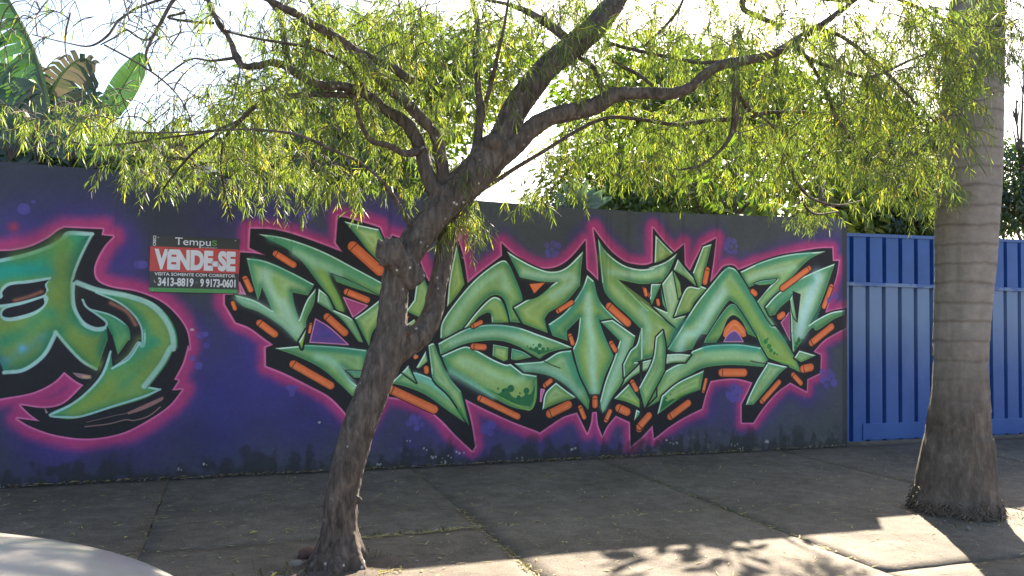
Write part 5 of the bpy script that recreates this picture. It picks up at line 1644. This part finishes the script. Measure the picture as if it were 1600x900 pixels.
# ---------------------------------------------------------------- white car at the kerb
def build_car():
    root = empty('parked_car', (-1.98, -5.72, -.15), 'white hatchback parked at the kerb with leaf shade on its bonnet', 'car')
    mp, t, b = new_mat('white_car_paint')
    b.inputs['Base Color'].default_value = (.74, .73, .71, 1); b.inputs['Roughness'].default_value = .32
    b.inputs['Coat Weight'].default_value = .35; b.inputs['Coat Roughness'].default_value = .06
    du = ramp(t, [(.3, (.29, .265, .235)), (.7, (.39, .36, .32))]); t.links.new(noise(t, coords(t), 5, 6, .65), du.inputs['Fac']); t.links.new(du.outputs['Color'], b.inputs['Base Color'])
    mg = simple('car_glass', (.02, .025, .028), .08, .1, 2, 0, 10)
    mk = simple('black_plastic', (.02, .02, .02), .6, .2, 10, .1, 60)
    mt = simple('tyre_rubber', (.018, .018, .018), .85, .2, 10, .3, 60)
    mr = simple('rim_metal', (.45, .45, .46), .35, .1, 8, .05, 40, .9)
    ml = simple('lamp_lens', (.55, .57, .58), .1, .1, 5, 0, 10)
    md = simple('red_lens', (.35, .01, .01), .2, .1, 5, 0, 10)
    yc, hw = -5.72, .845
    # (x, top of the body without cabin, half width, lower edge, roundness of the shoulder)
    SHX = -.07
    ST = [(.16, .46, .40, .22), (.14, .56, .52, .16), (.09, .64, .62, .12), (.0, .715, .70, .09), (-.12, .775, .765, .07), (-.28, .825, .81, .06), (-.50, .868, .835, .06), (-.80, .908, .845, .06), (-1.1, .935, .845, .06), (-1.25, .95, .845, .06),
          (-2.0, .96, .85, .06), (-3.0, .98, .85, .06), (-3.55, .98, .83, .08), (-3.72, .93, .79, .12), (-3.8, .78, .74, .18), (-3.81, .5, .7, .25)]
    V, F = [], []
    prof = []
    m = 12
    for x, zt, w, zb in ST:
        ring = []
        # half section: centre top -> shoulder -> flank -> sill
        half = [(0, zt+.028), (w*.35, zt+.022), (w*.65, zt+.005), (w*.84, zt-.032), (w*.94, zt-.085), (w*.985, zt-.16), (w, (zt+zb)*.55), (w*.985, zb+.1), (w*.95, zb+.02), (w*.85, zb)]
        pts = half + [(-y, z) for y, z in half[::-1][:-1]]
        for y, z in pts:
            ring.append((x+SHX, yc+y, z))
        prof.append(len(ring)); V += ring
    n = prof[0]
    for i in range(len(ST)-1):
        for k in range(n-1):
            F.append((i*n+k, (i+1)*n+k, (i+1)*n+k+1, i*n+k+1))
    F.append(tuple(range(n))); F.append(tuple((len(ST)-1)*n+k for k in range(n-1, -1, -1)))
    bm = bmesh.new()
    vs = [bm.verts.new(v) for v in V]
    for f in F:
        try: bm.faces.new([vs[i] for i in f])
        except ValueError: pass
    bmesh.ops.recalc_face_normals(bm, faces=bm.faces)
    q = MB(); q.addbm(bm)
    body = q.build('body', mp, root, True)
    s = body.modifiers.new('s', 'SUBSURF'); s.levels = 2; s.render_levels = 2
    # cabin
    K = [(-1.12, .93, .78), (-1.55, 1.24, .68), (-1.85, 1.36, .62), (-2.6, 1.40, .61), (-3.2, 1.36, .60), (-3.6, 1.18, .66), (-3.74, .94, .74)]
    V, F = [], []
    for x, z, w in K:
        V += [(x, yc-w, z-.03), (x, yc-w*.5, z+.012), (x, yc, z+.02), (x, yc+w*.5, z+.012), (x, yc+w, z-.03)]
    for i in range(len(K)-1):
        for k in range(4):
            F.append((i*5+k, i*5+k+1, i*5+5+k+1, i*5+5+k))
    q = MB(); q.add(V[10:30], [f for f in [tuple(i-10 for i in g) for g in F[8:20]]])
    q.build('roof', mp, root, True)
    q = MB(); q.add(V[0:15], F[0:8]); q.build('windscreen', mg, root, True)
    q = MB(); q.add(V[20:35], [tuple(i-20 for i in g) for g in F[16:24]]); q.build('rear_window', mg, root, True)
    for sd in (-1, 1):
        q = MB()
        top = [(x, yc+sd*w, z-.03) for x, z, w in K]
        bot = [(x, yc+sd*.80, .94) for x, z, w in K]
        q.add(top+bot, [(i, i+1, len(K)+i+1, len(K)+i) for i in range(len(K)-1)])
        q.build('side_window', mg, root)
        q = MB()
        for i in (2, 4):
            q = MB(); q.tube([top[i], bot[i]], .035, 6); q.build('door_pillar', mp, root)
        q = MB(); q.box(-2.75, -2.55, yc+sd*.855-.012, yc+sd*.855+.012, .78, .81, .006); q.build('door_handle', mp, root)
        q = MB(); q.box(-1.45, -1.25, yc+sd*.92-.07, yc+sd*.92+.07, .95, 1.07, .03); q.build('mirror', mp, root)
        bm = bmesh.new(); bmesh.ops.create_uvsphere(bm, u_segments=16, v_segments=10, radius=1)
        for w in bm.verts: w.co = Vector((-.03+w.co.x*.13, yc+sd*.56+w.co.y*.15, .60+w.co.z*.075))
        q = MB(); q.addbm(bm); q.build('headlight', ml, root, True)
        q = MB(); q.box(-3.815, -3.72, yc+sd*.66-.09, yc+sd*.66+.09, .62, .88, .02); q.build('tail_light', md, root)
        for x in (-.72, -3.12):
            c = np.array([x, yc+sd*.76, .15])
            q = MB(); a = np.linspace(0, 2*math.pi, 25)
            V2, F2 = [], []
            sec = [(.19, -.09), (.285, -.095), (.30, -.06), (.30, .06), (.285, .095), (.19, .09)]
            for w in a[:-1]:
                V2 += [(c[0]+r*math.cos(w), c[1]+dy, c[2]+r*math.sin(w)) for r, dy in sec]
            for i in range(24):
                for k in range(6):
                    F2.append((i*6+k, i*6+(k+1) % 6, ((i+1) % 24)*6+(k+1) % 6, ((i+1) % 24)*6+k))
            q.add(V2, F2); w_ = q.build('wheel', mt, root, True)
            q = MB(); q.tube([c+[0, -.075, 0], c+[0, .075, 0]], [.195, .195], 24)
            for k in range(5):
                w = k*2*math.pi/5
                q.tube([c+[0, sd*.085, 0], c+[.18*math.cos(w), sd*.08, .18*math.sin(w)]], [.04, .028], 6)
            me = q.mesh('rim'); me.materials.append(mr); r_ = bpy.data.objects.new('rim', me); link(r_, w_)
    q = MB(); q.box(.10, .175, yc-.42, yc+.42, .30, .42, .02); q.build('grille', mk, root)
    q = MB(); q.box(-3.4, -.3, yc-.70, yc+.70, .02, .1, .02); q.build('underbody', mk, root)
    # shut line of the bonnet and wiper
    q = MB(); q.tube([(-1.06, yc-.55, .985), (-1.22, yc-.05, 1.02)], .008, 5); q.tube([(-1.06, yc-.02, .99), (-1.22, yc+.5, 1.01)], .008, 5); q.build('wiper', mk, root)
    return root


build_car()

# ---------------------------------------------------------------- litter
M_DRY = leaf_mat('fallen_leaf', [(0, (.16, .10, .05)), (.4, (.34, .26, .13)), (.75, (.46, .41, .18)), (1, (.36, .40, .10))], .2, .6, True, .03, (1.1, 1.1, .7))
V, F, tt = [], [], []


def flat_leaf(x, y, l, w, a, z=.004, tint=.5, curl=.25):
    d = np.array([math.cos(a), math.sin(a), 0]); s = np.array([-d[1], d[0], 0])
    b0 = len(V); p = np.array([x, y, z])
    V.extend([p-d*l/2, p-s*w/2+UP*curl*w, p+s*w/2+UP*curl*w*1.4, p+d*l/2+UP*curl*l*.3, p+UP*.001])
    F.extend([(b0, b0+4, b0+1), (b0, b0+2, b0+4), (b0+1, b0+4, b0+3), (b0+2, b0+3, b0+4)])
    tt.extend([tint]*5)


for _ in range(1900):          # narrow leaves of the street tree
    x, y = rng.uniform(-4, 8), -4.4*rng.random()
    flat_leaf(x, y, rng.uniform(.03, .10), rng.uniform(.005, .010), rng.uniform(0, 6.3), tint=np.clip(rng.normal(.5, .25), 0, 1))
for x0, y0, x1, y1, n in [(.80, -2.30, 1.62, -2.24, 130), (1.60, -1.7, 1.60, -3.9, 150), (3.50, -1.2, 3.50, -3.6, 60), (.4, -3.0, .9, -3.0, 60), (-.46, -.1, -.46, -3.5, 40), (1.62, -2.24, 3.5, -2.24, 30)]:
    for _ in range(n):        # caught in the joints
        f = rng.random()
        flat_leaf(x0+(x1-x0)*f+rng.normal(0, .02), y0+(y1-y0)*f+rng.normal(0, .02), rng.uniform(.04, .09), rng.uniform(.005, .009), math.atan2(y1-y0, x1-x0)+rng.normal(0, .6), tint=np.clip(rng.normal(.55, .2), 0, 1))
for _ in range(620):          # drift along the foot of the wall
    x = rng.uniform(-4, 6.6)
    flat_leaf(x, -abs(rng.normal(.02, .022))-.006, rng.uniform(.02, .06), rng.uniform(.006, .014), rng.normal(0, .5), .006+rng.uniform(0, .012), np.clip(rng.normal(.35, .22), 0, 1), .5)
for _ in range(320):          # broad bits
    x, y = rng.uniform(-2.5, 7), -4.3*rng.random()
    flat_leaf(x, y, rng.uniform(.015, .045), rng.uniform(.010, .024), rng.uniform(0, 6.3), tint=np.clip(rng.normal(.5, .3), 0, 1))
tag(arrays_obj('fallen_leaves', V, F, M_DRY, None, tt), 'dry narrow leaves littering the pavement and the foot of the wall', 'leaf litter', kind='stuff')
# grit and small stones
M_GRIT = simple('grit', (.26, .24, .21), .9, .5, 30, .3, 60)
gr = MB()
ico = [(0, 0, 1), (.89, 0, .45), (.28, .85, .45), (-.72, .53, .45), (-.72, -.53, .45), (.28, -.85, .45)]
for i in range(1500):
    u = rng.random()
    if u < .36: x, y, r = rng.uniform(-4, 6.6), -abs(rng.normal(.012, .02))-.006, rng.uniform(.003, .010)
    elif u < .54: a = rng.uniform(0, 6.3); q_ = rng.uniform(.36, .56); x, y, r = 5.15+q_*math.cos(a), -2.8+q_*math.sin(a), rng.uniform(.003, .009)
    elif u < .66: x, y, r = .55+rng.normal(0, .22), -2.88+rng.normal(0, .12), rng.uniform(.003, .010)
    else: x, y, r = rng.uniform(-3, 8), -4.4*rng.random(), rng.uniform(.0015, .005)
    sc = rng.uniform(.7, 1.3, 3)*r
    gr.add([(x+a*sc[0], y+b*sc[1], c*sc[2]*.8+.001) for a, b, c in ico], [(0, 1, 2), (0, 2, 3), (0, 3, 4), (0, 4, 5), (0, 5, 1)])
tag(gr.build('gravel', M_GRIT), 'grit and crumbs of mortar scattered over the pavement', 'grit', kind='stuff')

# soil round the two trees
for cx, cy, rx, ry, nm in ((.58, -2.86, .34, .24, 'soil_patch'), (5.16, -2.80, .40, .36, 'soil_patch')):
    V2, F2 = [(cx, cy, .03)], []
    for j, f in enumerate((.5, .8, 1.0)):
        for k in range(28):
            a = k*2*math.pi/28
            w = f*(1+.30*mnoise.noise((math.cos(a)*2.2, math.sin(a)*2.2, cx))+.12*mnoise.noise((math.cos(a)*7, math.sin(a)*7, cx)))
            V2.append((cx+rx*w*math.cos(a), cy+ry*w*math.sin(a), (.022, .012, .001)[j]+.022*mnoise.noise((cx+math.cos(a)*3, math.sin(a)*3, j))*(j < 2)))
    for k in range(28):
        F2.append((0, 1+k, 1+(k+1) % 28))
        for j in range(2):
            F2.append((1+j*28+k, 1+(j+1)*28+k, 1+(j+1)*28+(k+1) % 28, 1+j*28+(k+1) % 28))
    q = MB(); q.add(V2, F2); tag(q.build(nm, M_SOIL, None, True), kind='structure')


def stone(name, px, py, r, mat, label, cat, flat=.6):
    c = at(px, py, .0, 2)
    bm = bmesh.new(); bmesh.ops.create_icosphere(bm, subdivisions=2, radius=r)
    for w in bm.verts:
        k = 1+.35*mnoise.noise(w.co*(1.3/r)+Vector((px, py, 0)))
        w.co = Vector((w.co.x*k, w.co.y*k*.85, w.co.z*k*flat+r*flat*.7))
    me = bpy.data.meshes.new(name); bm.to_mesh(me); bm.free()
    me.polygons.foreach_set('use_smooth', np.ones(len(me.polygons), bool))
    me.materials.append(mat)
    o = bpy.data.objects.new(name, me); link(o); o.location = (c[0], c[1], .002)
    return tag(o, label, cat)


M_BRK = simple('broken_brick', (.125, .072, .056), .9, .3, 10, .5, 60)
M_STN = simple('rubble', (.20, .18, .16), .9, .3, 10, .5, 60)
stone('palm_nut', 1513, 829, .018, M_STN, 'small round nut lying in the shade before the palm', 'nut', .9)
stone('brick_fragment', 481, 872, .06, M_BRK, 'broken reddish brick piece beside the foot of the forked tree', 'brick fragment')
stone('rubble_stone', 462, 888, .045, M_STN, 'grey lump of rubble lying left of the brick fragment', 'stone')


def single_leaf(px, py, l, w, ang, tint, label):
    global V, F, tt
    V, F, tt = [], [], []
    c = at(px, py, .0, 2)
    flat_leaf(0, 0, l, w, ang, .006, tint, .2)
    q = MB(); d = np.array([math.cos(ang), math.sin(ang), 0])
    o = arrays_obj('fallen_leaf', V, F, M_DRY, None, tt)
    o.location = (c[0], c[1], .004)
    q.tube([-d*l*.5+[0, 0, .006], -d*l*1.0+[0, 0, .005]], .0015, 4)
    me = q.mesh('stalk'); me.materials.append(M_TWIG); s = bpy.data.objects.new('stalk', me); link(s, o)
    return tag(o, label, 'leaf', 'single fallen leaves')


single_leaf(396, 835, .062, .030, .15, .98, 'yellow leaf with a stalk lying on the shaded pavement left of the forked tree')
single_leaf(120, 755, .10, .04, .1, .15, 'brown curled leaf against the foot of the wall under the left letter')
single_leaf(700, 838, .04, .02, .5, .6, 'small tan leaf on the pavement right of the forked trunk foot')
single_leaf(885, 850, .03, .02, 1.2, .55, 'small dull leaf lying just inside the edge of the wall shadow')


# ---------------------------------------------------------------- weeds in the joints and round the foot of the tree
gv, gf, gt = [], [], []
for x0, y0, sx, sy, n, hh in [(.30, -2.92, .10, .08, 45, .05), (.62, -3.05, .16, .05, 30, .035), (.78, -2.78, .05, .10, 30, .05), (1.15, -2.27, .30, .02, 90, .03), (1.60, -3.0, .02, .4, 60, .03), (3.5, -2.2, .02, .4, 40, .025), (5.0, -3.15, .3, .06, 40, .03),
                              (1.3, -.02, 1.2, .015, 60, .03), (4.0, -.02, 1.5, .015, 60, .03)]:
    for _ in range(n):
        p = np.array([x0+rng.normal(0, sx), y0+rng.normal(0, sy), 0.0])
        if abs(y0+.02) < .01: p[1] = -abs(p[1]+.02)-.012
        a = rng.uniform(0, 6.3); h_ = hh*rng.uniform(.5, 1.3); o = np.array([math.cos(a), math.sin(a), 0])*h_*rng.uniform(.2, .9)
        if abs(y0+.02) < .01: o[1] = -abs(o[1])
        w_ = np.array([-math.sin(a), math.cos(a), 0])*.0022
        b0 = len(gv); gv += [p-w_, p+w_, p+o*.4+UP*h_*.7+w_*.7, p+o+UP*h_*.9]
        gf += [(b0, b0+1, b0+2), (b0, b0+2, b0+3)]; gt += [rng.random()]*4
tag(arrays_obj('weeds', gv, gf, leaf_mat('weed_blade', [(0, (.06, .075, .03)), (.5, (.12, .11, .055)), (1, (.22, .18, .10))], .3), None, gt), 'thin grass and weeds in the joints and round the tree foot', 'weeds', kind='stuff')
